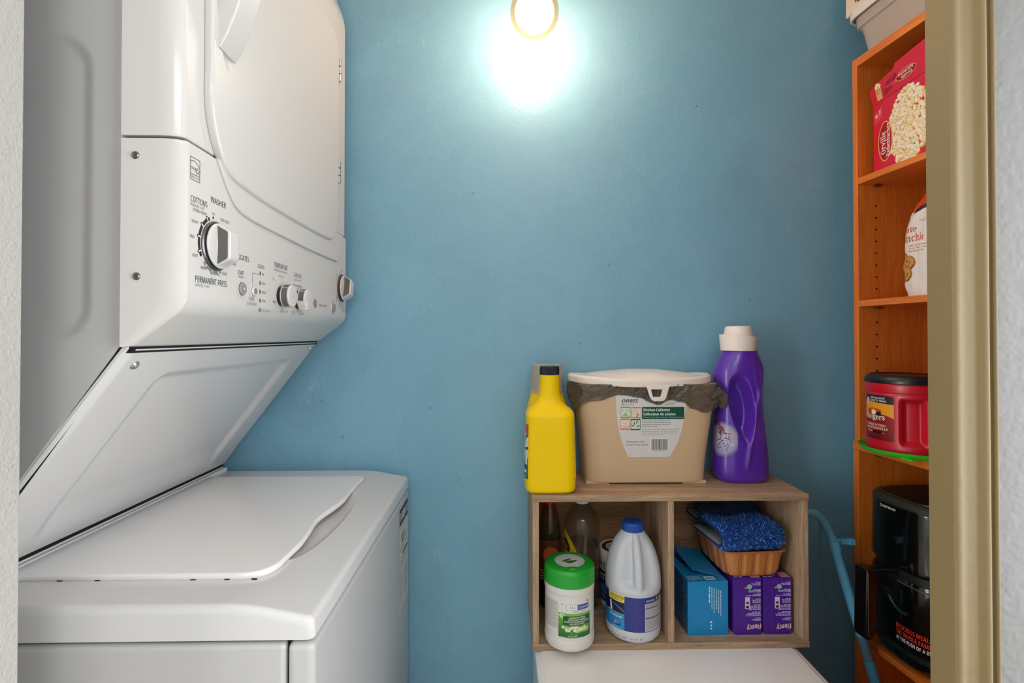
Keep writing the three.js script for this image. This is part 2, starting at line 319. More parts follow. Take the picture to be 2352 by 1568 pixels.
// olive beige steel jamb: reveal, rounded corner, ridge and groove against the wall
const jambPaint = phys({ color: 0x74633e, roughness: 0.6, clearcoat: 0.0, clearcoatRoughness: 0.3, bumpMap: peelAt(1.2), bumpScale: 0.0006 });
{
  const pts = roundPoly([[0.5505, -0.6385, 0.001], [0.5505, -0.6005, 0.005], [0.5565, -0.599, 0.003], [0.5640, -0.6010, 0.004], [0.5800, -0.6010, 0.006], [0.5850, -0.5960, 0.005], [0.5915, -0.5955, 0.004], [0.5945, -0.6030, 0.003], [0.5985, -0.6035, 0.003], [0.6005, -0.5990, 0.003], [0.6045, -0.5985, 0.003], [0.6070, -0.6080, 0.001], [0.6070, -0.6385]], 6);
  const up = solid([0, 2.36].map((y) => pts.map(([x, z]) => [x, y, z])), true, true, 0.7);
  const f = struct('door_frame', grainUV(up, 1), jambPaint);
  f.userData.label = 'olive beige painted steel door jamb'; 
}
// added hallway ceiling panel, out of view, the glowing face of the fill light
{
  const t = thing('added_ceiling_panel', 'added flat white ceiling panel filling the hallway with light, out of view', 'ceiling light', [ADDED_PANEL.x, ADDED_PANEL.y, ADDED_PANEL.z]);
  part('diffuser', box(-ADDED_PANEL.w / 2, ADDED_PANEL.w / 2, -0.004, 0.004, -ADDED_PANEL.d / 2, ADDED_PANEL.d / 2, 0.002), std({ color: 0xffffff, emissive: 0xffffff, emissiveIntensity: 1.0 }), t);
  const e = 0.02; part('frame', [box(-ADDED_PANEL.w / 2 - e, ADDED_PANEL.w / 2 + e, -0.008, 0.012, -ADDED_PANEL.d / 2 - e, -ADDED_PANEL.d / 2, 0.002), box(-ADDED_PANEL.w / 2 - e, ADDED_PANEL.w / 2 + e, -0.008, 0.012, ADDED_PANEL.d / 2, ADDED_PANEL.d / 2 + e, 0.002), box(-ADDED_PANEL.w / 2 - e, -ADDED_PANEL.w / 2, -0.008, 0.012, -ADDED_PANEL.d / 2, ADDED_PANEL.d / 2, 0.002), box(ADDED_PANEL.w / 2, ADDED_PANEL.w / 2 + e, -0.008, 0.012, -ADDED_PANEL.d / 2, ADDED_PANEL.d / 2, 0.002)], M.white, t);
}
// made-up hallway windows, unseen, added to brighten the closet
ADDED_WINS.forEach((w, i) => {
  const e = 0.05, hw = w.w / 2, hh = w.h / 2, sx = Math.sign(w.x), f = (z0, z1, y0, y1) => box(w.x - sx * 0.03, w.x + sx * 0.009, y0, y1, z0, z1, 0.003);
  const fr = struct('added_window_' + (i + 1), [f(w.z - hw - e, w.z + hw + e, w.y + hh, w.y + hh + e), f(w.z - hw - e, w.z + hw + e, w.y - hh - e, w.y - hh), f(w.z - hw - e, w.z - hw, w.y - hh, w.y + hh), f(w.z + hw, w.z + hw + e, w.y - hh, w.y + hh)], M.white);
  struct('added_window_pane', box(w.x - sx * 0.008, w.x + sx * 0.009, w.y - hh, w.y + hh, w.z - hw, w.z + hw, 0.001), std({ color: 0xffffff, emissive: 0xf6faff, emissiveIntensity: 1.1 }), fr);
});
// globe bulb in an amber tinted glass on the blue wall
{
  const t = thing('wall_lamp', 'glowing globe lamp mounted high on the blue wall', 'lamp', [BULB.x, BULB.y, ZB]);
  const dz = BULB.z - ZB;
  const brass = std({ color: 0x9a7a4c, roughness: 0.3, metalness: 0.9 });
  const plate = lathe([[0.001, 0], [0.05, 0], [0.05, 0.006], [0.042, 0.012], [0.014, 0.016], [0.001, 0.016]], 40); plate.rotateX(Math.PI / 2); plate.translate(0, 0.20, 0);
  part('wall_plate', plate, brass, t);
  part('arm', tube([[0, 0.20, 0.01], [0, 0.205, 0.06], [0, 0.195, dz - 0.03], [0, 0.165, dz], [0, 0.12, dz]], 0.0075, 40, 12), brass, t);
  const sock = lathe([[0.001, 0.125], [0.012, 0.125], [0.019, 0.115], [0.022, 0.075], [0.031, 0.066], [0.031, 0.052], [0.024, 0.050], [0.001, 0.050]], 36); sock.translate(0, 0, dz);
  part('socket', sock, brass, t);
  const g = new THREE.SphereGeometry(BULB.r, 40, 28); g.translate(0, 0, dz);
  part('bulb', g, std({ color: 0xffffff, emissive: new THREE.Color(1.0, 0.96, 0.9), emissiveIntensity: 1.6 }), t);
  const s = new THREE.SphereGeometry(0.0615, 48, 32); s.translate(0, 0, dz);
  part('glass_globe', s, phys({ color: new THREE.Color(0.96, 0.72, 0.52), roughness: 0.0, transmission: 1, thickness: 0, ior: 1.3 }), t);
}

// ================================================================ stacked washer and dryer
{
  const t = thing('laundry_center', 'tall white stacked washer and dryer in one unit, knobs on its control panel', 'washer dryer', [-0.7, 0, -1.03]);
  inWorld.add(t);
  const ZN = -0.685, ZF = -1.37, ZP = -0.675, TOP = 2.36;
  const flatZs = (z0, z1, rz, rx, far = 0.006) => { const o = []; for (let k = 0; k <= 6; k++) { const a = k / 6 * Math.PI / 2; o.push([z0 - rz * (1 - Math.cos(a)), rx * (1 - Math.sin(a))]); } for (let k = 6; k >= 0; k--) { const a = k / 6 * Math.PI / 2; o.push([z1 + far * (1 - Math.cos(a)), far * (1 - Math.sin(a))]); } return o; };

  // --- dryer cabinet, its near side a sheet with a pressed panel
  const slantX = (y) => -0.5115 - (1.284 - y) * (0.2405 / 0.334);
  part('dryer_cabinet', extrude(shapeOf([[-1.1, 0.952], [-0.760, 0.952], [-0.5185, 1.286], [-0.5115, 1.286], [-0.5115, TOP], [-1.1, TOP]]), ZN - 0.006 - ZF, 0, [0, 0, ZF], [1, 0, 0], [0, 1, 0]), M.enamelShaded, t);
  const sideH = (x, y) => { const d = sdRect(x, y, -0.79, 1.50, 0.232, 0.205, 0.045); const e = Math.max(0, -0.5115 - x); return -0.004 * sst(-d, -0.007, 0.013) - (e < 0.008 ? 0.008 - Math.sqrt(0.000064 - (0.008 - e) ** 2) : 0); };
  const sidePoint = (u, v) => { const x = lerp(-1.1, -0.5115, 1 - Math.pow(1 - u, 1.6)), yb = x > -0.757 ? 1.293 - (-0.5115 - x) * (0.334 / 0.2405) : 0.952; return [x, lerp(yb, TOP, v), ZN]; };
  part('side_panel', slab(sidePoint, (u, v) => { const p = sidePoint(u, v); return sideH(p[0], p[1]); }, [0, 0, 1], 150, 220, 0.0055), M.enamelShaded, t);

  // --- upper front of the dryer
  const RX = 0.03, XF = -0.429;
  const upper = (i) => roundPoly([[-0.5085, 1.5675], [XF - i, 1.5675, 0.003], [XF - i, 2.155, 0.03], [XF - 0.026 - i, 2.222, 0.02], [XF - 0.05 - i, TOP, 0.01], [-0.5085, TOP]]);
  part('dryer_front', sweepZ(upper, flatZs(ZP, ZF, 0.011, RX), 0.5), M.plastic, t);
  part('seam_filler', [box(-0.53, -0.505, 1.2795, 2.3, -1.36, -0.690, 0.001), box(-0.56, -0.5015, 1.2760, 1.2875, -1.366, -0.688, 0.0005), extrude(shapeOf([[-0.505, 1.284], [-0.53, 1.284], [-0.765, 0.957], [-0.745, 0.957]]), 0.03, 0, [0, 0, ZN - 0.034], [1, 0, 0], [0, 1, 0]), box(-0.53, -0.436, 1.560, 1.572, -1.365, -0.69, 0.001)], M.gap, t);

  // --- control panel with its receding chin
  const XC = -0.425;
  const ctl = (i) => roundPoly([[-0.5085, 1.5635], [XC - i, 1.5635, 0.004], [XC - i, 1.339 + i * 0.15, 0.02], [-0.4975 - i * 0.35, 1.2845, 0.008], [-0.5085, 1.2845]], 8);
  part('control_panel', sweepZ(ctl, flatZs(ZP, ZF, 0.011, RX), 0.5), M.plastic, t);
  // raised band of the panel around the foot of the door
  const band = [[0.7475, 1.5625], [0.759, 1.5456], [0.774, 1.527], [0.79, 1.511], [0.802, 1.503], [0.816, 1.4975], [0.85, 1.493], [0.889, 1.4915], [1.083, 1.4873], [1.20, 1.487], [1.284, 1.488], [1.299, 1.496], [1.32, 1.54], [1.325, 1.5625]];
  const FRONT = [[0, 0, -1], [0, 1, 0]];
  part('door_surround', extrude(shapeOf(band), 0.0035, 0.003, [XC - 0.0012, 0, 0], ...FRONT, 4), M.plastic, t);

  // --- the dryer door
  const ol = [[0.7235, 1.70], [0.7235, 1.6375], [0.7313, 1.6031], [0.7461, 1.5738], [0.7639, 1.5519], [0.7837, 1.5422], [0.8152, 1.5379], [0.88, 1.533], [0.96, 1.5306], [1.09, 1.5295], [1.20, 1.5308], [1.2262, 1.5335], [1.2440, 1.5425], [1.2555, 1.556], [1.2680, 1.5837], [1.2755, 1.62], [1.2775, 1.66], [1.2775, 1.75], [1.2775, 1.85], [1.2775, 1.95], [1.2765, 2.015], [1.2695, 2.0395], [1.2510, 2.0535], [1.22, 2.0585], [1.1, 2.061], [1.0, 2.061], [0.86, 2.059], [0.79, 2.053], [0.745, 2.03], [0.7255, 1.99], [0.7235, 1.93], [0.7235, 1.85], [0.7235, 1.77]];
  const cv = new THREE.CatmullRomCurve3(ol.map((p) => new THREE.Vector3(p[0], p[1], 0)), true, 'centripetal').getSpacedPoints(220).slice(0, -1).map((p) => [p.x, p.y]);
  let doorGeo = extrude(shapeOf(cv), 0.0155, 0.005, [-0.4305, 0, 0], ...FRONT, 4);
  const scoop = new THREE.SphereGeometry(1, 48, 40); scoop.scale(0.03, 0.235, 0.046); scoop.translate(-0.398, 1.893, -0.764);
  doorGeo = cut(doorGeo, flat(scoop));
  const door = part('door', doorGeo, M.plastic, t);
  part('door_backing', box(-0.4295, -0.4275, 1.70, 2.05, -0.82, -0.735, 0.0005), M.plastic, door);
  const bow = []; for (let k = 0; k <= 28; k++) { const s = k / 28; bow.push([-0.413 + 0.046 * Math.pow(Math.sin(Math.PI * s), 0.85), lerp(1.7215, 2.065, s)]); }
  part('handle', extrude(shapeOf([...bow, [-0.4285, 2.065], [-0.4285, 1.7215]]), 0.047, 0.0025, [0, 0, -0.782], [1, 0, 0], [0, 1, 0]), M.plastic, door);
  for (const y of [1.9770, 1.7165]) {
    const h = [-0.019, 0, 0.019].map((d) => { const c = new THREE.CylinderGeometry(0.0042, 0.0042, 0.0165, 14); c.translate(-0.4165, y + d, -1.2815); return c; });
    h.push(box(-0.427, -0.4175, y - 0.029, y + 0.029, -1.2905, -1.2805, 0.001));
    part('hinge', h, M.steel, t);
    for (const d of [-0.0095, 0.0095]) { const c = new THREE.CylinderGeometry(0.0034, 0.0034, 0.003, 12); c.translate(-0.4165, y + d, -1.2815); part('hinge_gap', c, M.gap, t.children[t.children.length - 1].name === 'hinge' ? t.children[t.children.length - 1] : t); }
  }

  // --- print on the control panel
  const panel = canvas(2048, 690, (c, w, h) => {
    const X = (s) => (s - 0.6865) * 3000, Y = (y) => (1.563 - y) * 3000, dk = '#2b2b2b', gy = '#8b8b8b', T = (s, a, b, y, cap, col = dk, o = {}) => txt(c, s, X(a), Y(y), cap * 3000 / 0.72, col, { fit: (b - a) * 3000, ...o });
    // efficiency mark: frame, arc, script, star and a strip of letters
    c.strokeStyle = '#7d7d7d'; c.lineWidth = 3; c.strokeRect(X(0.6878), Y(1.5445), 63, 92); c.beginPath(); c.moveTo(X(0.6878), Y(1.5215)); c.lineTo(X(0.7088), Y(1.5215)); c.stroke();
    c.beginPath(); c.arc(X(0.6955), Y(1.5255), 44, Math.PI * 1.12, Math.PI * 1.93); c.stroke();
    txt(c, 'energy', X(0.6885), Y(1.5275), 22, '#555', { italic: true, font: 'serif', fit: 40 });
    c.beginPath(); for (let k = 0; k < 10; k++) { const r = k % 2 ? 6 : 14, a = -Math.PI / 2 + k * Math.PI / 5; c.lineTo(X(0.7038) + r * Math.cos(a), Y(1.5278) + r * Math.sin(a)); } c.closePath(); c.lineWidth = 2; c.stroke();
    txt(c, 'ENERGY STAR', X(0.6888), Y(1.5162), 13, '#777', { fit: 56 });
    T('COTTONS', 0.6882, 0.7272, 1.4835, 0.0078); T('REGULAR / FAST', 0.6882, 0.7205, 1.4777, 0.0037, gy);
    T('WASHER', 0.7355, 0.7755, 1.4942, 0.0088);
    T('EXTRA HEAVY', 0.694, 0.7262, 1.4712, 0.0042, '#555'); T('HEAVY', 0.691, 0.7065, 1.4552, 0.0040, '#666'); T('MED.', 0.6875, 0.6985, 1.4335, 0.0042, '#444'); T('LIGHT', 0.6925, 0.7055, 1.4085, 0.0044, '#444');
    T('OFF', 0.7382, 0.7465, 1.4765, 0.0034, gy); T('SPIN ONLY', 0.7605, 0.786, 1.4725, 0.0042, '#777'); T('RINSE', 0.7845, 0.8005, 1.4580, 0.0040, '#666'); T('LIGHT', 0.779, 0.793, 1.4335, 0.004, '#666');
    T('HEAVY', 0.712, 0.7275, 1.3935, 0.0044, '#444'); T('MEDIUM', 0.735, 0.757, 1.3895, 0.0044, '#555'); T('LIGHT', 0.765, 0.7805, 1.3920, 0.0044, '#555');
    T('PERMANENT PRESS', 0.699, 0.7795, 1.3742, 0.0086); T('GENTLE / FAST', 0.700, 0.735, 1.3682, 0.0040, '#aaa');
    T('DELICATES', 0.7985, 0.847, 1.4228, 0.0085); T('MEDIUM', 0.784, 0.806, 1.4105, 0.0042, '#777');
    T('START', 0.8105, 0.8305, 1.3985, 0.0066); T('PAUSE', 0.8135, 0.8285, 1.3935, 0.0036, '#666');
    T('FABRIC', 0.8455, 0.8675, 1.3585, 0.0052, '#aaa'); T('SOFTENER', 0.8405, 0.873, 1.3505, 0.0052, '#aaa');
    T('STATUS', 0.8765, 0.9005, 1.4175, 0.0066, '#555');
    [['ON', 1.4084], ['WASH', 1.3916], ['RINSE', 1.3764], ['SPIN', 1.3611], ['LID LOCKED', 1.3443]].forEach(([s, y]) => { c.fillStyle = '#222'; c.fillRect(X(0.8835), Y(y + 0.0035), 9, 20); T(s, 0.8915, 0.8915 + s.length * 0.0034, y - 0.0022, 0.0040, '#777'); });
    c.strokeStyle = '#777'; c.lineWidth = 2; c.beginPath(); c.moveTo(X(0.8585), Y(1.3865)); c.lineTo(X(0.8585), Y(1.4065)); c.lineTo(X(0.880), Y(1.4062)); c.stroke();
    T('TEMPERATURE', 0.9385, 0.9965, 1.4275, 0.0095, '#666'); T('Perfectly clean wash rinse', 0.939, 0.996, 1.4205, 0.0042, '#aaa');
    T('TAP COLD', 0.958, 0.978, 1.411, 0.004, '#999'); T('COLD', 0.933, 0.944, 1.402, 0.005, '#aaa'); T('WARM', 0.9335, 0.945, 1.360, 0.0045, '#888'); T('COLORS', 0.965, 0.981, 1.344, 0.0052, '#555'); T('WARM', 0.988, 0.999, 1.3445, 0.0045, '#777'); T('HOT', 1.0005, 1.007, 1.353, 0.004, '#999');
    T('LOAD SIZE', 1.0265, 1.066, 1.4200, 0.0085, '#777'); T('super extra', 1.029, 1.063, 1.4125, 0.004, '#aaa'); T('AUTO LOAD SENSING', 1.024, 1.067, 1.4005, 0.0042, '#888'); T('SMALL', 1.0205, 1.0325, 1.3450, 0.005, '#777'); T('MEDIUM', 1.06, 1.078, 1.3435, 0.005, '#777');
    // round monogram and the words beside it
    c.lineWidth = 5; c.strokeStyle = '#2c2c2c'; c.beginPath(); c.arc(X(1.1435), Y(1.372), 26, 0, 7); c.stroke(); txt(c, 'GE', X(1.1435), Y(1.3675), 36, '#2c2c2c', { italic: true, bold: true, font: 'serif', align: 'center', fit: 34 });
    T('WASHER', 1.168, 1.192, 1.3672, 0.0062, '#999'); T('DRYER', 1.199, 1.219, 1.3672, 0.0062, '#999');
    T('DRY', 1.325, 1.336, 1.468, 0.006, '#999'); T('START', 1.2555, 1.268, 1.383, 0.004, '#999'); T('PRESS', 1.34, 1.36, 1.362, 0.006, '#999');
    for (const [s, y, n] of [[1.287, 1.458, 4], [1.309, 1.463, 3], [1.338, 1.457, 5], [1.352, 1.452, 4], [1.287, 1.40, 4], [1.31, 1.388, 4]]) lines(c, X(s), Y(y), 34, n, 14, 7, '#aaa', n + s * 10);
    // scale of the washer dial
    const dial = (s, y, r0, r1, a0, a1, col) => { c.fillStyle = col; c.beginPath(); c.arc(X(s), Y(y), r1 * 3000, -a0 * D, -a1 * D, a1 > a0); c.arc(X(s), Y(y), r0 * 3000, -a1 * D, -a0 * D, a1 < a0); c.closePath(); c.fill(); };
    const tick = (s, y, r0, r1, a, col, lw) => { c.strokeStyle = col; c.lineWidth = lw; c.beginPath(); c.moveTo(X(s) + r0 * 3000 * Math.cos(a * D), Y(y) - r0 * 3000 * Math.sin(a * D)); c.lineTo(X(s) + r1 * 3000 * Math.cos(a * D), Y(y) - r1 * 3000 * Math.sin(a * D)); c.stroke(); };
    dial(0.748, 1.432, 0.0375, 0.0425, 112, 210, '#262626'); dial(0.748, 1.432, 0.0365, 0.041, 224, 292, '#848484');
    for (const a of [120, 143, 170, 199]) { tick(0.748, 1.432, 0.0375, 0.045, a, '#222', 11); tick(0.748, 1.432, 0.037, 0.0435, a, '#eee', 6); }
    for (const a of [234, 258, 282]) { tick(0.748, 1.432, 0.037, 0.0435, a, '#777', 10); tick(0.748, 1.432, 0.037, 0.042, a, '#ddd', 6); }
    c.fillStyle = '#222'; c.fillRect(X(0.7405), Y(1.4745), 8, 11); c.fillRect(X(0.7855), Y(1.4425), 6, 6);
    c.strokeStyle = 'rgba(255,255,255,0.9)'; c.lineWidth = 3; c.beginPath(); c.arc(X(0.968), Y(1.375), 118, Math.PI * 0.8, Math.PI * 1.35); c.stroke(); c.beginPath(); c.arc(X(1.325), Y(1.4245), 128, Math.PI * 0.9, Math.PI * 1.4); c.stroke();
  });
  part('lettering', print([XC + 0.0005, 1.563 - 0.115, -(0.6865 + 1024 / 3000)], 2048 / 3000, 0.23, [0, 0, -1]), printed(panel), t);

  // --- dials, knobs and buttons; built pointing up, then turned to face out
  const out = (g) => g.rotateZ(-Math.PI / 2);
  function dial(s, y) {
    const k = new THREE.Group(); k.name = 'dial'; k.position.set(XC - t.position.x, y - t.position.y, -s - t.position.z); t.add(k);
    part2('base_ring', out(lathe([[0.001, 0], [0.0362, 0], [0.0362, 0.002], [0.0345, 0.0035], [0.001, 0.0035]])), M.darkSteel, k);
    part2('gap_ring', out(lathe([[0.001, 0.003], [0.0332, 0.003], [0.0332, 0.006], [0.001, 0.006]])), M.knobBlack, k);  // black ring in the gap below the face
    part2('face', out(lathe([[0.001, 0.0055], [0.0325, 0.0055], [0.0333, 0.0065], [0.033, 0.008], [0.031, 0.0095], [0.001, 0.0115]])), M.plastic, k);
    const tr = roundPoly([[0.008, -0.031], [0.008, 0.031, 0.002], [0.028, 0.0205, 0.005], [0.028, -0.0205, 0.005]]);
    part2('grip', extrude(shapeOf(tr), 0.026, 0.003, [0, 0, -0.014], [1, 0, 0], [0, 1, 0]), M.plastic, k);
    const inlay = roundPoly([[0.0085, -0.0285], [0.0085, 0.0285, 0.002], [0.0245, 0.0195, 0.003], [0.0245, -0.0195, 0.003]]);
    part2('inlay', extrude(shapeOf(inlay), 0.0012, 0.0004, [0, 0, 0.0115], [1, 0, 0], [0, 1, 0]), M.knobGrey, k);
    return k;
  }
  function part2(name, g, m, k) { const x = new THREE.Mesh(g, m); x.name = name; x.castShadow = x.receiveShadow = true; k.add(x); return x; }
  dial(0.749, 1.432); const d2 = dial(1.330, 1.4245); d2.rotation.x = -0.25;
  function smallKnob(s, y, a0, a1, wedge) {
    const k = new THREE.Group(); k.name = 'knob'; k.position.set(XC - t.position.x, y, -s - t.position.z); t.add(k);
    part2('base_ring', out(lathe([[0.001, 0], [0.0185, 0], [0.0180, 0.009], [0.001, 0.009]])), M.knobBlack, k);
    part2('cap', out(lathe([[0.001, 0.0075], [0.0215, 0.0075], [0.022, 0.0085], [0.0215, 0.0215], [0.0205, 0.0232], [0.019, 0.024], [0.001, 0.0245]])), M.plastic, k);
    const r = 0.0222, bandGeo = grid((u, v) => { const a = lerp(a0, a1, u), x = lerp(0.010, 0.0205, v); return [x, r * Math.sin(a), r * Math.cos(a)]; }, 40, 1, undefined, true);
    part2('band', bandGeo, M.knobGrey, k);
    const am = a0 + (a1 - a0) * 0.72, b = box(0.0098, 0.0207, -0.0005, 0.0005, 0.0215, 0.0226, 0.0002); b.rotateX(-am); part2('pointer', b, M.white, k);
    if (wedge) { const w = extrude(shapeOf(roundPoly([[0.009, -0.021], [0.009, -0.006], [0.0255, -0.004, 0.002], [0.0255, -0.0225, 0.003]])), 0.016, 0.002, [0, 0, -0.001], [1, 0, 0], [0, 1, 0]); part2('grip', w, M.plastic, k); }
    return k;
  }
  smallKnob(0.968, 1.3752, -1.15, 1.45, false); smallKnob(1.046, 1.3735, -0.15, 1.3, true);
  function button(s, y, r, mat, mark) {
    const k = new THREE.Group(); k.name = 'button'; k.position.set(XC - t.position.x, y, -s - t.position.z); t.add(k);
    part2('bezel', out(lathe([[r + 0.0004, 0.0002], [r + 0.003, 0.0002], [r + 0.0028, 0.0012], [r + 0.001, 0.002], [r + 0.0004, 0.0012]])), M.plastic, k);
    part2('cap', out(lathe([[0.0005, 0], [r, 0], [r, 0.0035], [r - 0.0012, 0.0048], [0.0005, 0.0055]])), mat, k);
    if (mark) { const p = print([0.0058, 0, 0], r * 1.5, r * 1.5, [0, 0, -1]); part2('symbol', p, printed(mark), k); }
  }
  const play = canvas(64, 64, (c) => { c.fillStyle = '#c9c9c7'; c.beginPath(); c.moveTo(22, 16); c.lineTo(48, 32); c.lineTo(22, 48); c.fill(); });
  const rosette = canvas(64, 64, (c) => { c.strokeStyle = '#3a3a3a'; c.lineWidth = 5; c.beginPath(); c.arc(32, 32, 22, 0, 7); c.stroke(); c.beginPath(); c.moveTo(32, 12); c.lineTo(32, 52); c.moveTo(12, 32); c.lineTo(52, 32); c.stroke(); });
  button(0.8215, 1.3757, 0.0105, M.buttonGrey, play); button(0.8595, 1.3752, 0.0082, M.plastic, rosette); button(1.2615, 1.3687, 0.0115, M.buttonGrey);

  // --- screws
  const screwHead = () => lathe([[0.0005, 0.0006], [0.0012, 0.0018], [0.0022, 0.0018], [0.0038, 0.0022], [0.0046, 0.0012], [0.0052, 0.0003], [0.0052, -0.0005], [0.0005, -0.0005]], 20);
  for (const [x, y] of [[-0.4895, 1.5405], [-0.487, 1.3787]]) { const g = screwHead(); g.rotateX(Math.PI / 2); g.translate(x, y, ZP); part('screw', g, M.darkSteel, t); }

  // --- slanted panel under the dryer, pressed in the middle
  const A = [-0.4988, 1.2826], B = [-0.7470, 0.9575], sl = Math.hypot(A[0] - B[0], A[1] - B[1]), N = [(A[1] - B[1]) / sl, -(A[0] - B[0]) / sl, 0];
  const slantPoint = (u, v) => [lerp(A[0], B[0], v), lerp(A[1], B[1], v), lerp(ZN - 0.001, ZF, u)];
  const round = (d, r) => (d < r ? r - Math.sqrt(r * r - (r - d) ** 2) : 0);
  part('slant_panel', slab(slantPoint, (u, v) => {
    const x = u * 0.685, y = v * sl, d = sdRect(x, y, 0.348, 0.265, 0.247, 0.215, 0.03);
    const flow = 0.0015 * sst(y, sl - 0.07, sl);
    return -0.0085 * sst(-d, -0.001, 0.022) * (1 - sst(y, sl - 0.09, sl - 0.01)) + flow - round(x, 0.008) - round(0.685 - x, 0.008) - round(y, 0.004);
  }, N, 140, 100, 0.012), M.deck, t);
  const Q = new THREE.Quaternion().setFromUnitVectors(new THREE.Vector3(0, 1, 0), new THREE.Vector3(...N));
  for (const [v, z] of [[0.075, -0.7150], [0.055, -1.349]]) { const g = screwHead(); g.scale(1.35, 1.4, 1.35); g.applyQuaternion(Q); const p = slantPoint(0, v); g.translate(p[0], p[1], z); part('screw', g, M.steel, t); }

  // --- washer: cabinet, front, deck, lid
  part('washer_cabinet', box(-1.1, -0.2925, 0.02, 0.884, ZF, ZN, 0.008, 0, 4), M.enamelShaded, t);
  part('washer_front', box(-0.2905, -0.2545, 0.02, 0.884, ZF, ZN, 0.010, 0, 5), M.enamelShaded, t);
  part('plinth', box(-1.05, -0.31, 0, 0.022, ZF + 0.03, ZN - 0.03, 0.002), M.gap, t);
  part('seam_filler', [box(-1.05, -0.27, 0.87, 0.90, ZF + 0.012, ZN - 0.012, 0.001), box(-0.31, -0.275, 0.05, 0.88, ZF + 0.01, ZN - 0.010, 0.001)], M.gap, t);
  const deckP = (i) => roundPoly([[-1.1, 0.8885 + i * 0.2], [-1.1, 0.9365 - i], [-0.35, 0.9365 - i, 0.03], [-0.2555 - i * 0.7, 0.9180 - i, 0.009], [-0.2535 - i * 0.7, 0.8885 + i * 0.2, 0.005]], 8);
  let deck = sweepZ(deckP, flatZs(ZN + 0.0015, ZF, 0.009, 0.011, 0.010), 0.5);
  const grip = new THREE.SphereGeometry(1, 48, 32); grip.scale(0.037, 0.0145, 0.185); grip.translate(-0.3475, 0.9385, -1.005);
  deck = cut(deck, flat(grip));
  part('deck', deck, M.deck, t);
  part('hinge_strip', [box(-0.80, -0.7520, 0.93, 0.9500, ZF + 0.001, ZN - 0.001, 0.003, 2), box(-0.7530, -0.7405, 0.93, 0.9455, ZF + 0.001, ZN - 0.001, 0.004, 2)], M.enamelLit, t);
  part('seam_filler', box(-0.79, -0.7495, 0.9485, 0.9560, ZF + 0.005, ZN - 0.008, 0.0005), M.gap, t);
  const wave = (z) => -0.347 - 0.010 * Math.exp(-(((z + 0.985) / 0.055) ** 2)) + 0.004 * Math.exp(-(((z + 1.1) / 0.05) ** 2)) + 0.002 * Math.exp(-(((z + 0.87) / 0.03) ** 2));
  const lidPts = [[-0.7385, 0.7575], ...roundPoly([[-0.7385, 0.7575], [-0.347, 0.7575, 0.06], [-0.347, 0.86]], 12).slice(1, -1)];
  for (let k = 0; k <= 40; k++) { const z = lerp(0.83, 1.2705, k / 40); lidPts.push([wave(-z), z]); }
  lidPts.push([-0.352, 1.277], [-0.362, 1.2795], [-0.7385, 1.2795]);
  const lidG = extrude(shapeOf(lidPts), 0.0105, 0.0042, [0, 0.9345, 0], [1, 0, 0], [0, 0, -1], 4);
  part('lid', lidG, M.enamelLit, t);
  for (const x of [-0.655, -0.60, -0.46, -0.41, -0.37]) part('bumper', box(x - 0.004, x + 0.004, 0.9345, 0.9375, -0.7595, -0.7565, 0.0006), M.gap, t);

  // --- consumption label on the washer's front
  const guide = canvas(256, 512, (c, w, h) => {
    c.fillStyle = '#c9c8c4'; c.fillRect(0, 0, w, h); c.fillStyle = '#1b1b1b'; c.fillRect(6, 8, w - 12, 84);
    txt(c, 'ENER', 14, 70, 54, '#d8d8d4', { bold: true, fit: 96 }); c.fillStyle = '#d8d8d4'; c.beginPath(); c.arc(128, 52, 26, 0, 7); c.fill(); txt(c, 'G', 128, 66, 40, '#1b1b1b', { bold: true, align: 'center' }); txt(c, 'UIDE', 156, 70, 54, '#d8d8d4', { bold: true, fit: 90 });
    lines(c, 16, 104, 224, 1, 10, 5, '#444', 2); txt(c, '103', 40, 190, 76, '#1e1e1e', { bold: true, fit: 108 }); txt(c, 'kWh', 156, 190, 34, '#333', { fit: 60 });
    lines(c, 16, 206, 224, 2, 12, 5, '#555', 3); c.fillStyle = '#333'; c.fillRect(90, 240, 150, 14); lines(c, 16, 270, 224, 3, 14, 6, '#777', 4); lines(c, 16, 330, 90, 9, 18, 7, '#777', 5); lines(c, 140, 330, 100, 9, 18, 7, '#777', 6);
  });
  part('energy_label', print([-0.2541, 0.742, -1.302], 0.112, 0.255, [0, 0, -1]), label(guide, 0.5), t);
}

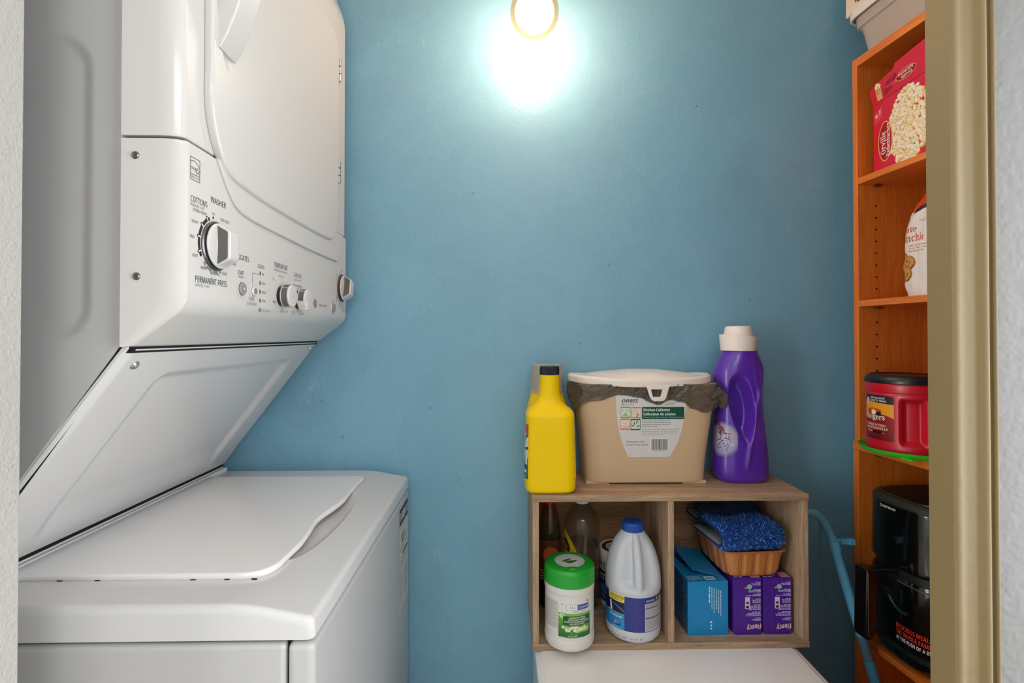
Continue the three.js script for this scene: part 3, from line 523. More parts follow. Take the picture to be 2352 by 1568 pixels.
// ================================================================ white chest and the wooden cube shelf on it
const greyOak = woodTex([214, 186, 154], [132, 104, 78], 31, 0.55);
const chestWhite = phys({ color: 0xf4f4f2, roughness: 0.3, clearcoat: 0.3 });
const oakMat = std({ map: greyOak, roughness: 0.55, bumpMap: greyOak, bumpScale: 0.0004 });
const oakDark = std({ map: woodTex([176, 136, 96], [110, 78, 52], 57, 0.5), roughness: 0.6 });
{
  const t = thing('chest', 'low white appliance with a flat rimmed lid under the wooden cube shelf', 'chest', [0.385, 0, -1.12]); inWorld.add(t);
  part('body', box(0.0835, 0.69, 0.02, 0.535, -1.395, -0.872, 0.012, 0, 4), chestWhite, t);
  part('base', box(0.11, 0.665, 0, 0.025, -1.37, -0.90, 0.002), M.gap, t);
  const lidRing = (i, y) => roundPoly([[0.0765 + i, -1.397 + i, 0.01], [0.70 - i, -1.397 + i, 0.01], [0.70 - i, -0.86 - i, 0.02], [0.0765 + i, -0.86 - i, 0.02]], 5).map(([x, z]) => [x, y, z]);
  part('lid', solid([lidRing(0.004, 0.532), lidRing(0, 0.536), lidRing(0, 0.5545), lidRing(0.0015, 0.5575), lidRing(0.009, 0.5625), lidRing(0.0105, 0.5632), lidRing(0.0112, 0.5628), lidRing(0.0135, 0.5628), lidRing(0.0145, 0.5640), lidRing(0.018, 0.5660), lidRing(0.021, 0.5665)], true, true, 0.5), chestWhite, t);
}
{
  const t = thing('cube_shelf', 'grey oak two-compartment cube shelf standing on the white chest', 'shelf unit', [0.396, 0.567, -1.285]); inWorld.add(t);
  const xl = 0.0697, xr = 0.7225, yb = 0.567, yt = 0.926, zf = -1.170, zb = -1.398, th = 0.0148;
  part('bottom_panel', box(xl, xr, yb, yb + th, zb, zf, 0.0012, 0), oakMat, t);
  part('top_panel', box(xl, xr, yt - th, yt, zb, zf, 0.0012, 0), oakMat, t);
  part('side_panel', box(xl + 0.001, xl + 0.001 + th, yb + th, yt - th, zb, zf - 0.0015, 0.001, 1), oakMat, t);
  part('side_panel', box(xr - 0.001 - th, xr - 0.001, yb + th, yt - th, zb, zf - 0.0015, 0.001, 1), oakMat, t);
  part('divider', box(0.3885, 0.4030, yb + th, yt - th, zb + 0.004, zf - 0.0015, 0.001, 1), oakMat, t);
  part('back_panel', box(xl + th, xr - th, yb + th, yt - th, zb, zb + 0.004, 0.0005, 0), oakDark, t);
}
const TOPY = 0.926, LOWY = 0.5818;

// ================================================================ on top of the cube shelf
const yellowPlastic = phys({ color: 0xfdd500, roughness: 0.36, specularIntensity: 0.5 });
function yellowBody(cx, cz, bend = 0) {
  const n = 4.2, d = 0.0485;
  return bottleSurface([[0, 0.050, d - 0.012, cx, cz, n], [0.002, 0.0555, d - 0.006, cx, cz, n], [0.008, 0.0598, d - 0.001, cx, cz, n], [0.022, 0.0610, d, cx, cz, n], [0.06, 0.0612, d, cx, cz, n], [0.11, 0.0600, d, cx, cz, n], [0.15, 0.0588, d, cx, cz, n], [0.172, 0.0582, d, cx, cz, n], [0.183, 0.0580, d - 0.001, cx, cz, n], [0.190, 0.0562, d - 0.004, cx, cz, 3.8], [0.196, 0.0515, d - 0.009, cx, cz, 3.4], [0.202, 0.0435, d - 0.014, cx, cz, 3.0], [0.209, 0.0360, d - 0.0185, cx, cz, 2.6], [0.218, 0.0300, d - 0.022, cx, cz, 2.3], [0.230, 0.0264, 0.0245, cx, cz, 2.1], [0.245, 0.0247, 0.0238, cx, cz, 2], [0.265, 0.0236, 0.0232, cx, cz, 2], [0.279, 0.0228, 0.0226, cx, cz, 2]].map((r) => [r[0] + TOPY, ...r.slice(1)]));
}
const cleanerLabel = canvas(384, 640, (c, w, h) => {
  c.fillStyle = '#e9e9e3'; c.fillRect(0, 0, w, h);
  for (let k = 0; k < 14; k++) { const a = -0.9 + k * 0.26; c.fillStyle = k % 2 ? '#1f6f52' : '#cfe3d4'; c.beginPath(); c.moveTo(130, 330); c.lineTo(130 + 700 * Math.cos(a - 1.2), 330 + 700 * Math.sin(a - 1.2)); c.lineTo(130 + 700 * Math.cos(a - 1.05), 330 + 700 * Math.sin(a - 1.05)); c.fill(); }
  c.fillStyle = '#d8432f'; c.beginPath(); c.moveTo(160, 0); c.lineTo(w, 0); c.lineTo(w, 130); c.lineTo(190, 90); c.fill();
  txt(c, 'CLEAN', 20, 300, 74, '#123c2c', { bold: true, italic: true, fit: 210 });
  c.fillStyle = '#e8892c'; c.beginPath(); c.arc(90, 380, 44, 0, 7); c.fill();
  c.fillStyle = '#17694d'; c.fillRect(0, 430, w, 210); c.fillStyle = '#f1f1ee'; c.fillRect(240, 340, 130, 130); lines(c, 252, 352, 104, 6, 16, 7, '#444', 3); c.fillStyle = '#3d3a36'; c.fillRect(250, 440, 40, 18); c.fillRect(300, 440, 40, 18);
  c.fillStyle = '#182a5c'; c.fillRect(262, 484, 96, 46); c.fillStyle = '#efefec'; c.fillRect(240, 536, 120, 34); txt(c, '1.2 L', 280, 618, 34, '#e8f0ea', { bold: true });
});
const cleanerBack = canvas(256, 512, (c, w, h) => { c.fillStyle = '#e9e4d0'; c.fillRect(0, 0, w, h); lines(c, 16, 20, 224, 36, 13, 5, '#555', 8); });
{
  const t = thing('cleaner_bottle', 'yellow cleaner bottle with dark navy screw cap at the front corner of the cube shelf', 'bottle', [0.115, TOPY, -1.2215]); inWorld.add(t);
  const S = yellowBody(0.115, -1.2215);
  part('body', bottleGeo(S, 88, 110), yellowPlastic, t);
  const ribs = []; for (let k = 0; k <= 96; k++) ribs.push(k);
  const cap = solid([[0.2785, 0.0232], [0.2800, 0.0240], [0.2965, 0.0238], [0.2990, 0.0225], [0.2994, 0.0180]].map(([y, r]) => ribs.slice(0, 96).map((k) => { const a = k / 96 * 2 * Math.PI, q = r + (y < 0.298 && k % 2 ? -0.0007 : 0); return [0.115 + q * Math.sin(a), TOPY + y, -1.2215 + q * Math.cos(a)]; })), true, true, 0.4);
  part('cap', cap, std({ color: 0x11182f, roughness: 0.4 }), t);
  part('label', wrap(S, -2.18, -0.96, TOPY + 0.035, TOPY + 0.163, 0.0005, 40, 30), label(cleanerLabel, 0.35), t);
  part('label', wrap(S, 1.02, 2.1, TOPY + 0.035, TOPY + 0.163, 0.0005, 40, 30), label(cleanerBack, 0.35), t);
}
{
  const cx = 0.1185, cz = -1.334, t = thing('cleaner_bottle', 'yellow bottle with a clear measuring cup over its neck, behind the navy-capped one', 'bottle', [cx, TOPY, cz]); inWorld.add(t);
  const S = bottleSurface([[0, 0.050, 0.036, cx, cz, 4], [0.006, 0.056, 0.043, cx, cz, 4], [0.03, 0.058, 0.045, cx, cz, 4], [0.14, 0.0565, 0.045, cx, cz, 4], [0.175, 0.0535, 0.044, cx, cz, 3.6], [0.20, 0.0480, 0.043, cx, cz, 3], [0.217, 0.0440, 0.042, cx, cz, 2.4], [0.226, 0.0428, 0.0415, cx, cz, 2], [0.230, 0.0420, 0.0415, cx, cz, 2], [0.232, 0.0300, 0.0300, cx, cz, 2], [0.240, 0.0220, 0.0220, cx, cz, 2]].map((r) => [r[0] + TOPY, ...r.slice(1)]));
  part('body', bottleGeo(S, 64, 70), yellowPlastic, t);
  const sp = lathe([[0.0005, 0.24], [0.024, 0.24], [0.023, 0.262], [0.0135, 0.266], [0.0115, 0.284], [0.0005, 0.285]], 32); sp.translate(cx, TOPY, cz); part('spout_cap', sp, std({ color: 0xf0dfc8, roughness: 0.4 }), t);
  const cup = lathe([[0.0455, 0.222], [0.0458, 0.2245], [0.0448, 0.226], [0.0418, 0.2945], [0.0405, 0.2980], [0.0370, 0.2992], [0.0005, 0.2985], [0.0005, 0.2975], [0.0365, 0.2978], [0.0394, 0.2965], [0.0405, 0.2935], [0.0436, 0.224]], 48); cup.translate(cx, TOPY, cz);
  part('measuring_cup', cup, phys({ color: 0xf2ede4, roughness: 0.12, transmission: 0.72, thickness: 0, ior: 1.4 }), t);
}
// --- beige kitchen scrap bin
{
  const t = thing('scrap_bin', 'beige kitchen scrap bin with white lid and a grey plastic liner, between the cleaner bottles', 'bin', [0.363, TOPY, -1.318]); inWorld.add(t);
  const n = 7, S = bottleSurface([[0, 0.1485, 0.062, 0.3625, -1.3175, n], [0.002, 0.1515, 0.0648, 0.3625, -1.3175, n], [0.012, 0.1530, 0.0660, 0.3625, -1.3175, n], [0.06, 0.1560, 0.0675, 0.3630, -1.3175, n], [0.12, 0.1625, 0.0695, 0.3645, -1.3175, n], [0.18, 0.1705, 0.0715, 0.366, -1.3175, n], [0.224, 0.1765, 0.0735, 0.367, -1.3175, n], [0.228, 0.1790, 0.0750, 0.367, -1.3175, n], [0.248, 0.1800, 0.0755, 0.367, -1.3175, n]].map((r) => [r[0] + TOPY + 0.004, ...r.slice(1)]));
  part('body', bottleGeo(S, 120, 50), phys({ color: 0xd2b591, roughness: 0.42, clearcoat: 0.1 }), t);
  const beige = std({ color: 0xd2b591, roughness: 0.42 });
  for (const sx of [-1, 1]) part('foot', extrude(shapeOf(roundPoly(sx < 0 ? [[0.2105, 0], [0.2690, 0, 0.001], [0.2720, 0.008, 0.002], [0.2105, 0.008]] : [[0.5145, 0], [0.4560, 0, 0.001], [0.4530, 0.008, 0.002], [0.5145, 0.008]])), 0.118, 0.0015, [0, TOPY, -1.3765], [1, 0, 0], [0, 1, 0]), beige, t);
  // product label: shield shape, printed
  const face = (x, y) => { const v = S.v(y), p = S(Math.atan2(x - 0.3645, 0.0695), v); let lo = -1.5, hi = 1.5; for (let k = 0; k < 30; k++) { const m = (lo + hi) / 2; S(m, v)[0] < x ? (lo = m) : (hi = m); } return S((lo + hi) / 2, v)[2]; };
  const lab = canvas(1024, 900, (c, w, h) => {
    c.beginPath(); c.moveTo(20, 30); c.quadraticCurveTo(22, 8, 46, 8); c.lineTo(w - 46, 8); c.quadraticCurveTo(w - 20, 8, w - 20, 30); c.bezierCurveTo(w - 30, 360, w - 90, 640, 790, 868); c.quadraticCurveTo(770, 892, 740, 892); c.lineTo(230, 892); c.quadraticCurveTo(205, 890, 190, 868); c.bezierCurveTo(70, 640, 26, 360, 20, 30); c.closePath(); c.fillStyle = '#dcdad8'; c.fill();
    txt(c, 'ORBIS', 96, 122, 62, '#1d1d1d', { bold: true, italic: true, fit: 228 }); c.fillStyle = '#222'; c.fillRect(100, 142, 34, 9); lines(c, 142, 144, 240, 1, 10, 6, '#777', 3);
    lines(c, 760, 120, 210, 1, 10, 6, '#888', 4); lines(c, 700, 142, 270, 1, 10, 7, '#555', 5);
    const sq = (x, y, edge, fill) => { c.fillStyle = edge; c.fillRect(x, y, 136, 158); c.fillStyle = fill; c.fillRect(x + 7, y + 18, 122, 122); };
    sq(92, 182, '#7fae3b', '#e4e8d8'); sq(238, 186, '#c98a5c', '#e8ddd0'); sq(84, 350, '#df7b34', '#ece0d4'); sq(230, 354, '#25502f', '#d9ddd2');
    c.strokeStyle = '#5d7c4c'; c.lineWidth = 5; c.beginPath(); c.arc(188, 242, 22, 0, 7); c.stroke(); c.beginPath(); c.moveTo(106, 250); c.lineTo(150, 232); c.stroke(); c.fillStyle = '#9dc27f'; c.beginPath(); c.moveTo(110, 312); c.lineTo(156, 262); c.lineTo(208, 312); c.fill();
    c.strokeStyle = '#b98c66'; c.beginPath(); c.arc(296, 254, 32, 0, 7); c.stroke(); c.fillStyle = '#c59062'; c.beginPath(); c.arc(334, 292, 15, 0, 7); c.arc(318, 314, 13, 0, 7); c.fill();
    c.strokeStyle = '#e07b3a'; c.beginPath(); c.arc(150, 400, 26, 0.2, 2.8); c.stroke(); c.beginPath(); c.arc(122, 468, 20, 0, 7); c.arc(180, 464, 24, 0, 7); c.stroke();
    c.fillStyle = '#1f5a34'; for (const [x, y, a] of [[290, 440, -1.9], [306, 420, -1.1], [316, 462, -0.35], [280, 460, -2.6]]) { c.save(); c.translate(x, y); c.rotate(a); c.beginPath(); c.moveTo(0, 0); c.quadraticCurveTo(22, -16, 46, 0); c.quadraticCurveTo(22, 16, 0, 0); c.fill(); c.restore(); }
    c.fillStyle = '#125444'; c.fillRect(386, 186, 588, 172); txt(c, 'Kitchen Collector', 404, 246, 54, '#eef2ee', { bold: true, fit: 372 }); txt(c, 'Collecteur de cuisine', 404, 304, 50, '#eef2ee', { bold: true, fit: 450 }); txt(c, '7.6 Litres / 2.00 U.S. Gallons | 7.6 Litres / 2.00 Gallons americains', 404, 340, 20, '#cfe0d8', { fit: 556 });
    lines(c, 388, 378, 420, 4, 26, 8, '#8d8d8d', 6); lines(c, 384, 498, 540, 4, 26, 8, '#8d8d8d', 7);
    txt(c, 'Dishwasher Safe', 166, 690, 38, '#3a3a3a', { italic: true, fit: 254 }); txt(c, 'Lavable au Lave-vaisselle', 166, 728, 34, '#3a3a3a', { italic: true, fit: 308 });
    c.fillStyle = '#e6e6e4'; c.fillRect(494, 626, 262, 190); let x = 522; c.fillStyle = '#2a2a2a'; const ws = [6, 3, 9, 3, 3, 6, 9, 3, 6, 3, 12, 3, 6, 6, 3, 9, 3, 6, 3, 9, 6, 3]; ws.forEach((b, i) => { c.fillRect(x, 640, b, 150); x += b + 4 + (i % 3); }); txt(c, '7 14259 00072', 512, 812, 26, '#333', { fit: 226 });
    lines(c, 214, 852, 60, 1, 10, 5, '#666', 9);
  });
  const LX = [0.2785, 0.4640], LY = [0.9945, 1.1545];
  part('label', grid((u, v) => { const x = lerp(LX[0], LX[1], u), y = lerp(LY[0], LY[1], v); return [x, y, face(x, y) + 0.0006]; }, 40, 24), printed(lab, 0.4), t);
  // lid: bowed rim, domed top with a raised middle band, latch loop
  const lidOutline = (k, a = 0) => { const c = Math.cos(a), s = Math.sin(a), N = 2.5, r = Math.pow(Math.pow(Math.abs(s) / (0.1875 * k), N) + Math.pow(Math.abs(c) / (0.083 * k), N), -1 / N); return [0.3595 + r * s, -1.3175 + r * c]; };
  const lidMod = (k, y) => Array.from({ length: 120 }, (_, i) => { const a = i / 120 * 2 * Math.PI, [x, z] = lidOutline(k, a), e = Math.abs(x - 0.3595) / 0.1875, raise = 0.010 * e * e * (y < 1.195 ? 1 : 0.4); const bnd = y > 1.192 ? 0.0028 * (1 - sst(Math.abs(x - 0.372 + (z + 1.3175) * 0.15), 0.042, 0.048)) : 0; return [x, y + raise + bnd - (y > 1.195 ? 0.009 * e * e * k : 0), z]; });
  part('lid', solid([lidMod(0.955, 1.1735), lidMod(0.99, 1.1715), lidMod(1, 1.1730), lidMod(1, 1.1845), lidMod(0.99, 1.1880), lidMod(0.96, 1.1915), lidMod(0.88, 1.1965), lidMod(0.72, 1.2020), lidMod(0.5, 1.2060), lidMod(0.25, 1.2080), lidMod(0.05, 1.2085)], true, true, 0.7), phys({ color: 0xefe6dc, roughness: 0.35, clearcoat: 0.2 }), t);
  const loop = shapeOf(roundPoly([[0.346, 1.1785], [0.4195, 1.1785], [0.411, 1.1715, 0.004], [0.4045, 1.146, 0.012], [0.3975, 1.1375, 0.010], [0.3715, 1.1375, 0.010], [0.364, 1.146, 0.012], [0.356, 1.1715, 0.004]], 6));
  loop.holes.push(new THREE.Path(roundPoly([[0.3635, 1.1690, 0.003], [0.3975, 1.1690, 0.003], [0.3925, 1.1465, 0.005], [0.3690, 1.1465, 0.005]], 4).map((p) => new THREE.Vector2(...p))));
  part('latch', extrude(loop, 0.006, 0.0018, [0, 0, -1.2330], [1, 0, 0], [0, 1, 0]), phys({ color: 0xefe6dc, roughness: 0.35, clearcoat: 0.2 }), t);
  // liner folded over the rim, creased
  const tab = noiseTable(64, 77), layers = dataTex(512, 128, (u, v) => { const r = (a, b) => 1 - Math.abs(2 * tile(tab, 64, a, b) - 1), f = Math.pow(r(u * 64 + v * 7, v * 5 + u * 128), 3) * 0.55 + Math.pow(r(u * 128 - v * 12, v * 9 - u * 64), 4) * 0.45 + 0.25 * tile(tab, 64, u * 32, v * 4), k = 255 * clamp(0.50 + 0.75 * f, 0, 1); return [k, k, k]; }, false),
    linerMat = phys({ color: 0x8a8276, roughness: 0.16, transparent: true, opacity: 0.90, alphaMap: layers, bumpMap: peelAt(3), bumpScale: 0.006, clearcoat: 0.8, clearcoatRoughness: 0.08 });
  const hang = [[-3.2, 0.05], [-2.2, 0.045], [-1.7, 0.060], [-1.35, 0.072], [-1.24, 0.060], [-1.1, 0.044], [-0.8, 0.027], [-0.3, 0.034], [0, 0.046], [0.3, 0.052], [0.62, 0.040], [0.85, 0.046], [0.98, 0.062], [1.1, 0.074], [1.2, 0.064], [1.35, 0.066], [1.7, 0.055], [2.4, 0.05], [3.2, 0.05]];
  const drop = (th) => { for (let i = 0; i < hang.length - 1; i++) if (th <= hang[i + 1][0]) { const k = (th - hang[i][0]) / (hang[i + 1][0] - hang[i][0]); return lerp(hang[i][1], hang[i + 1][1], k * k * (3 - 2 * k)); } return 0.05; };
  const bagFn = (u, v) => {
    const th = (u - 0.5) * 2 * Math.PI, d = drop(th), y = 1.1785 - d * v, p = S(th, S.v(Math.min(y, 1.172))), s = Math.sin(th), c = Math.cos(th);
    const gather = sst(Math.abs(s), 0.80, 0.99), rid = (a, b) => 1 - Math.abs(2 * tile(tab, 64, a, b) - 1);
    const cr = rid(u * 30 + v * 2.2, v * 1.6 + u * 60) * 1.1 + rid(u * 64 - v * 3, v * 3 - u * 40) * 0.6 + rid(u * 150 + v * 7, v * 9 + u * 22) * 0.25 - 0.85;
    const off = 0.0030 + (0.0060 + 0.012 * gather) * clamp(cr, -0.3, 0.55) * (0.45 + 0.55 * Math.sin(Math.PI * Math.min(1, v * 0.9 + 0.1))) + 0.006 * gather * v;
    const end = v > 0.95 ? -0.0016 : 0;
    return [p[0] + s * (off + end), y + gather * 0.004 * cr, p[2] + c * (off + end)];
  };
  part('liner', grid(bagFn, 520, 34), linerMat, t);
  // knotted surplus at the end of the rim
  const knot = []; for (let k = 0; k < 3; k++) knot.push(grid((u, v) => { const th = u * 2 * Math.PI, r = (k === 2 ? 0.0095 : 0.008) * Math.sin(Math.PI * clamp(v, 0.02, 0.98)) * (0.75 + 0.7 * (1 - Math.abs(2 * tile(tab, 64, u * 12 + k * 9 + v * 5, v * 9 + 3) - 1))); const q = [[0.538 + 0.020 * v, 1.170 - 0.040 * v, -1.250 + 0.010 * v], [0.525 + 0.034 * v, 1.140 + 0.014 * Math.sin(3 * v), -1.244 - 0.006 * v], [0.548 + 0.010 * v, 1.158 - 0.045 * v, -1.258]][k]; return [q[0] + r * Math.cos(th), q[1] + r * Math.sin(th) * 0.9, q[2] + r * 0.8 * Math.sin(th + 1)]; }, 72, 48));
  const tailL = grid((u, v) => { const th = u * 2 * Math.PI, r = 0.013 * Math.sin(Math.PI * clamp(v, 0.02, 0.98)) * (0.7 + 0.8 * (1 - Math.abs(2 * tile(tab, 64, u * 12 + 40 + v * 4, v * 9) - 1))); return [0.198 - 0.032 * v + r * 0.6 * Math.cos(th), 1.145 + 0.036 * v + r * Math.sin(th), -1.255 + r * Math.sin(th + 1)]; }, 72, 48);
  part('liner_knot', merged(knot), linerMat, t); part('liner_tail', tailL, linerMat, t);
}
// --- purple softener bottle
{
  const cx = 0.6185, cz = -1.2985, t = thing('softener_bottle', 'tall purple softener bottle with a white pouring cap and moulded grip', 'bottle', [cx, TOPY, cz]); inWorld.add(t);
  const rows = [[0, 0.056, 0.040, 0.6195, 3], [0.003, 0.0615, 0.0445, 0.6195, 3], [0.012, 0.0665, 0.048, 0.6195, 3], [0.035, 0.0675, 0.049, 0.6190, 2.9], [0.07, 0.0655, 0.048, 0.6185, 2.8], [0.11, 0.0625, 0.0465, 0.6180, 2.7], [0.15, 0.0600, 0.0455, 0.6175, 2.6], [0.19, 0.0585, 0.0450, 0.6165, 2.6], [0.23, 0.0592, 0.0455, 0.6155, 2.5], [0.262, 0.0612, 0.0460, 0.6160, 2.4], [0.285, 0.0608, 0.0450, 0.6170, 2.3], [0.305, 0.0550, 0.0430, 0.6185, 2.2], [0.322, 0.0475, 0.0405, 0.6200, 2.1], [0.333, 0.0425, 0.0400, 0.6205, 2], [0.336, 0.0400, 0.0400, 0.6205, 2]].map((r) => [r[0] + TOPY, r[1], r[2], r[3], cz, r[4]]);
  const S = bottleSurface(rows, (p, th, v, y) => {
    const front = Math.cos(th) > -0.1 ? 1 : 0; if (!front) return p;
    const h = y - TOPY, axis = 0.6070 + (h - 0.19) * -0.12, dx = (p[0] - axis) / (0.030 + 0.006 * (h - 0.19) / 0.1), dy = (h - 0.187) / 0.088, q = dx * dx + dy * dy;
    let dz = -0.034 * (1 - sst(q, 0.25, 1.12));
    const ridge = (x0, w, a) => a * Math.exp(-(((p[0] - x0) / w) ** 2)) * sst(h, 0.02, 0.06) * (1 - sst(h, 0.27, 0.32));
    dz += ridge(0.644 + 0.035 * Math.sin((h - 0.19) * 6), 0.0065, 0.0045) + ridge(0.661 - 0.03 * Math.sin((h - 0.17) * 7), 0.005, 0.0025);
    dz += -0.004 * Math.exp(-(((h - 0.262) / 0.014) ** 2 + ((p[0] - 0.611) / 0.014) ** 2));
    return [p[0], p[1], p[2] + dz * clamp(Math.cos(th) * 3, 0, 1)];
  });
  part('body', bottleGeo(S, 200, 170), phys({ color: 0x5a2aac, roughness: 0.3, clearcoat: 0.45, clearcoatRoughness: 0.16, sheen: 0.3, sheenColor: new THREE.Color(0.5, 0.3, 0.9) }), t);
  const capM = std({ color: 0xf3e8e0, roughness: 0.4 });
  const cap = lathe([[0.0005, 0.3345], [0.0425, 0.3345], [0.0432, 0.336], [0.0450, 0.358], [0.0462, 0.3725], [0.0455, 0.3730], [0.0420, 0.3695], [0.036, 0.3690], [0.0350, 0.3800], [0.0325, 0.3925], [0.0300, 0.3968], [0.0265, 0.3982], [0.0005, 0.3986]], 64); cap.translate(0.6165, TOPY, cz);
  { const p = cap.attributes.position; for (let i = 0; i < p.count; i++) { const h = p.getY(i) - TOPY; if (h > 0.366 && h < 0.3735 && Math.hypot(p.getX(i) - 0.6165, p.getZ(i) - cz) > 0.04) p.setY(i, p.getY(i) + 0.004 * (-(p.getX(i) - 0.6165) / 0.045)); } cap.computeVertexNormals(); }
  part('cap', cap, capM, t);
  const flower = canvas(400, 640, (c, w, h) => {
    const g = c.createRadialGradient(190, 330, 30, 190, 360, 250); g.addColorStop(0, '#c9c4d2'); g.addColorStop(0.75, '#a79cc0'); g.addColorStop(1, 'rgba(180,160,220,0)'); c.fillStyle = g; c.fillRect(0, 90, w, h - 90);
    txt(c, 'ecy', 70, 140, 130, '#7d1f4c', { bold: true, italic: true, turn: 0.9 }); 
    let q = 5; const r = () => { q = (q * 16807) % 2147483647; return q / 2147483647; };
    for (const [bx, by, hue] of [[190, 250, '#6d2740'], [270, 340, '#3a2f5c'], [160, 420, '#33424f'], [250, 470, '#4d6fae'], [200, 330, '#5f5077']]) for (let k = 0; k < 26; k++) { c.save(); c.translate(bx + (r() - 0.5) * 60, by + (r() - 0.5) * 130); c.rotate(r() * 6); c.fillStyle = r() < 0.25 ? '#dcd6e4' : hue; c.beginPath(); c.ellipse(0, 0, 13, 5, 0, 0, 7); c.fill(); c.restore(); }
    c.save(); c.translate(330, 420); c.rotate(-1.0); c.fillStyle = '#d9d6e2'; c.fillRect(-24, -9, 48, 18); c.restore();
  });
  part('label', wrap(S, -1.75, -0.50, TOPY + 0.058, TOPY + 0.175, 0.0006, 40, 40), printed(flower, 0.3), t);
}

// ================================================================ inside the cube shelf, first compartment
{
  const cx = 0.1590, cz = -1.1945, t = thing('wipes_canister', 'white disinfecting wipes canister with a bright green lid at the front of the compartment', 'canister', [cx, LOWY, cz]); inWorld.add(t);
  const rows = [[0, 0.0535], [0.002, 0.0565], [0.008, 0.0585], [0.0215, 0.0592], [0.0235, 0.0582], [0.0255, 0.0578], [0.03, 0.0578], [0.08, 0.0578], [0.12, 0.0578], [0.1265, 0.0580], [0.1285, 0.0590], [0.134, 0.0592], [0.146, 0.0590]].map((r) => [r[0] + LOWY, r[1], r[1], cx, cz, 2]);
  const S = bottleSurface(rows);
  part('body', bottleGeo(S, 72, 60), phys({ color: 0xe9e7e2, roughness: 0.4, clearcoat: 0.15 }), t);
  const green = phys({ color: 0x14a82c, roughness: 0.35, clearcoat: 0.3, clearcoatRoughness: 0.2 });
  const lid = lathe([[0.0575, 0.143], [0.0600, 0.143], [0.0604, 0.1445], [0.0600, 0.1700], [0.0588, 0.1758], [0.0560, 0.1795], [0.0520, 0.1812], [0.0385, 0.1825], [0.0375, 0.1818], [0.0005, 0.1818]], 72); lid.translate(cx, LOWY, cz);
  const lm = part('lid', lid, green, t);
  const disc = canvas(512, 512, (c) => {
    c.fillStyle = '#d3d8d6'; c.beginPath(); c.arc(256, 256, 254, 0, 7); c.fill(); c.strokeStyle = '#9fb0a8'; c.lineWidth = 5; c.beginPath(); c.arc(256, 256, 240, 0, 7); c.stroke();
    c.fillStyle = '#3f7f2f'; c.beginPath(); c.moveTo(120, 300); c.quadraticCurveTo(160, 180, 300, 170); c.quadraticCurveTo(250, 250, 180, 300); c.fill(); c.fillStyle = '#5fa23c'; c.beginPath(); c.moveTo(170, 320); c.quadraticCurveTo(230, 220, 390, 240); c.quadraticCurveTo(330, 340, 200, 330); c.fill(); c.fillStyle = '#2d5f2a'; c.beginPath(); c.moveTo(190, 330); c.quadraticCurveTo(260, 270, 380, 250); c.quadraticCurveTo(320, 350, 220, 345); c.fill();
    const ring = (s, a0, a1) => s.split('').forEach((ch, i) => { const a = lerp(a0, a1, i / (s.length - 1)); c.save(); c.translate(256 + 205 * Math.cos(a), 256 + 205 * Math.sin(a)); c.rotate(a + Math.PI / 2); txt(c, ch, 0, 0, 30, '#4c6a55', { align: 'center' }); c.restore(); });
    ring('OPEN HERE TO PULL WIPES', -2.7, -0.45); ring('OUVRIR ICI POUR TIRER', 0.4, 2.75);
  });
  const dp = print([cx + 0.001, LOWY + 0.1826, cz], 0.0715, 0.0715, [1, 0, 0], [0, 0, -1]); part('printed_disc', dp, printed(disc, 0.3), lm);
  const tabG = box(cx - 0.006, cx + 0.010, LOWY + 0.181, LOWY + 0.1845, cz + 0.034, cz + 0.046, 0.0012); part('tab', tabG, green, lm);
  const lab = canvas(1024, 768, (c, w, h) => {
    c.fillStyle = '#e8e7e2'; c.fillRect(0, 0, w, h);
    lines(c, 30, 70, 330, 38, 15, 6, '#6c6c6c', 5); lines(c, 392, 92, 90, 1, 10, 8, '#666', 3);
    c.fillStyle = '#3a9a2e'; c.beginPath(); c.moveTo(800, 70); c.quadraticCurveTo(790, 40, 812, 24); c.quadraticCurveTo(826, 50, 806, 76); c.fill(); c.beginPath(); c.moveTo(812, 78); c.quadraticCurveTo(816, 50, 840, 44); c.quadraticCurveTo(840, 70, 816, 80); c.fill();
    c.fillStyle = '#f0f0ee'; c.fillRect(474, 100, 360, 104); c.strokeStyle = '#4d5f88'; c.lineWidth = 4; c.strokeRect(474, 100, 360, 104); c.fillStyle = '#2b55a5'; c.fillRect(640, 100, 194, 104);
    txt(c, 'ALL', 510, 178, 70, '#55607a', { fit: 108 }); txt(c, 'CLEAN', 656, 178, 70, '#eef2fa', { fit: 164 }); txt(c, 'NATURAL', 560, 262, 62, '#9a9f98', { fit: 250 });
    const g = c.createLinearGradient(0, 300, 0, 760); g.addColorStop(0, '#7cc24a'); g.addColorStop(0.45, '#4f9d34'); g.addColorStop(1, '#1d6a2c'); c.fillStyle = g; c.beginPath(); c.moveTo(350, 270); c.lineTo(870, 280); c.lineTo(870, 768); c.lineTo(350, 768); c.fill();
    c.fillStyle = '#cfe8b8'; c.beginPath(); c.arc(410, 330, 46, 0, 7); c.fill(); c.fillStyle = '#a8d884'; c.beginPath(); c.arc(418, 322, 24, 0, 7); c.fill();
    c.fillStyle = '#185a2e'; c.fillRect(424, 330, 430, 184);
    ['DISINFECTING', 'PEROXIDE WIPES', 'LINGETTES DESINFECTANTES', 'AU PEROXYDE'].forEach((s, i) => txt(c, s, 640, 376 + i * 42, 40, '#e9f2e2', { bold: true, align: 'center', fit: [250, 290, 400, 230][i] }));
    let q = 9; const r = () => { q = (q * 16807) % 2147483647; return q / 2147483647; };
    for (let k = 0; k < 46; k++) { c.fillStyle = ['#e6efc6', '#cfe0a0', '#f2f2dc', '#b5cf7c'][k % 4]; c.beginPath(); c.arc(430 + 420 * r(), 545 + 90 * r(), 18 + 16 * r(), 0, 7); c.fill(); }
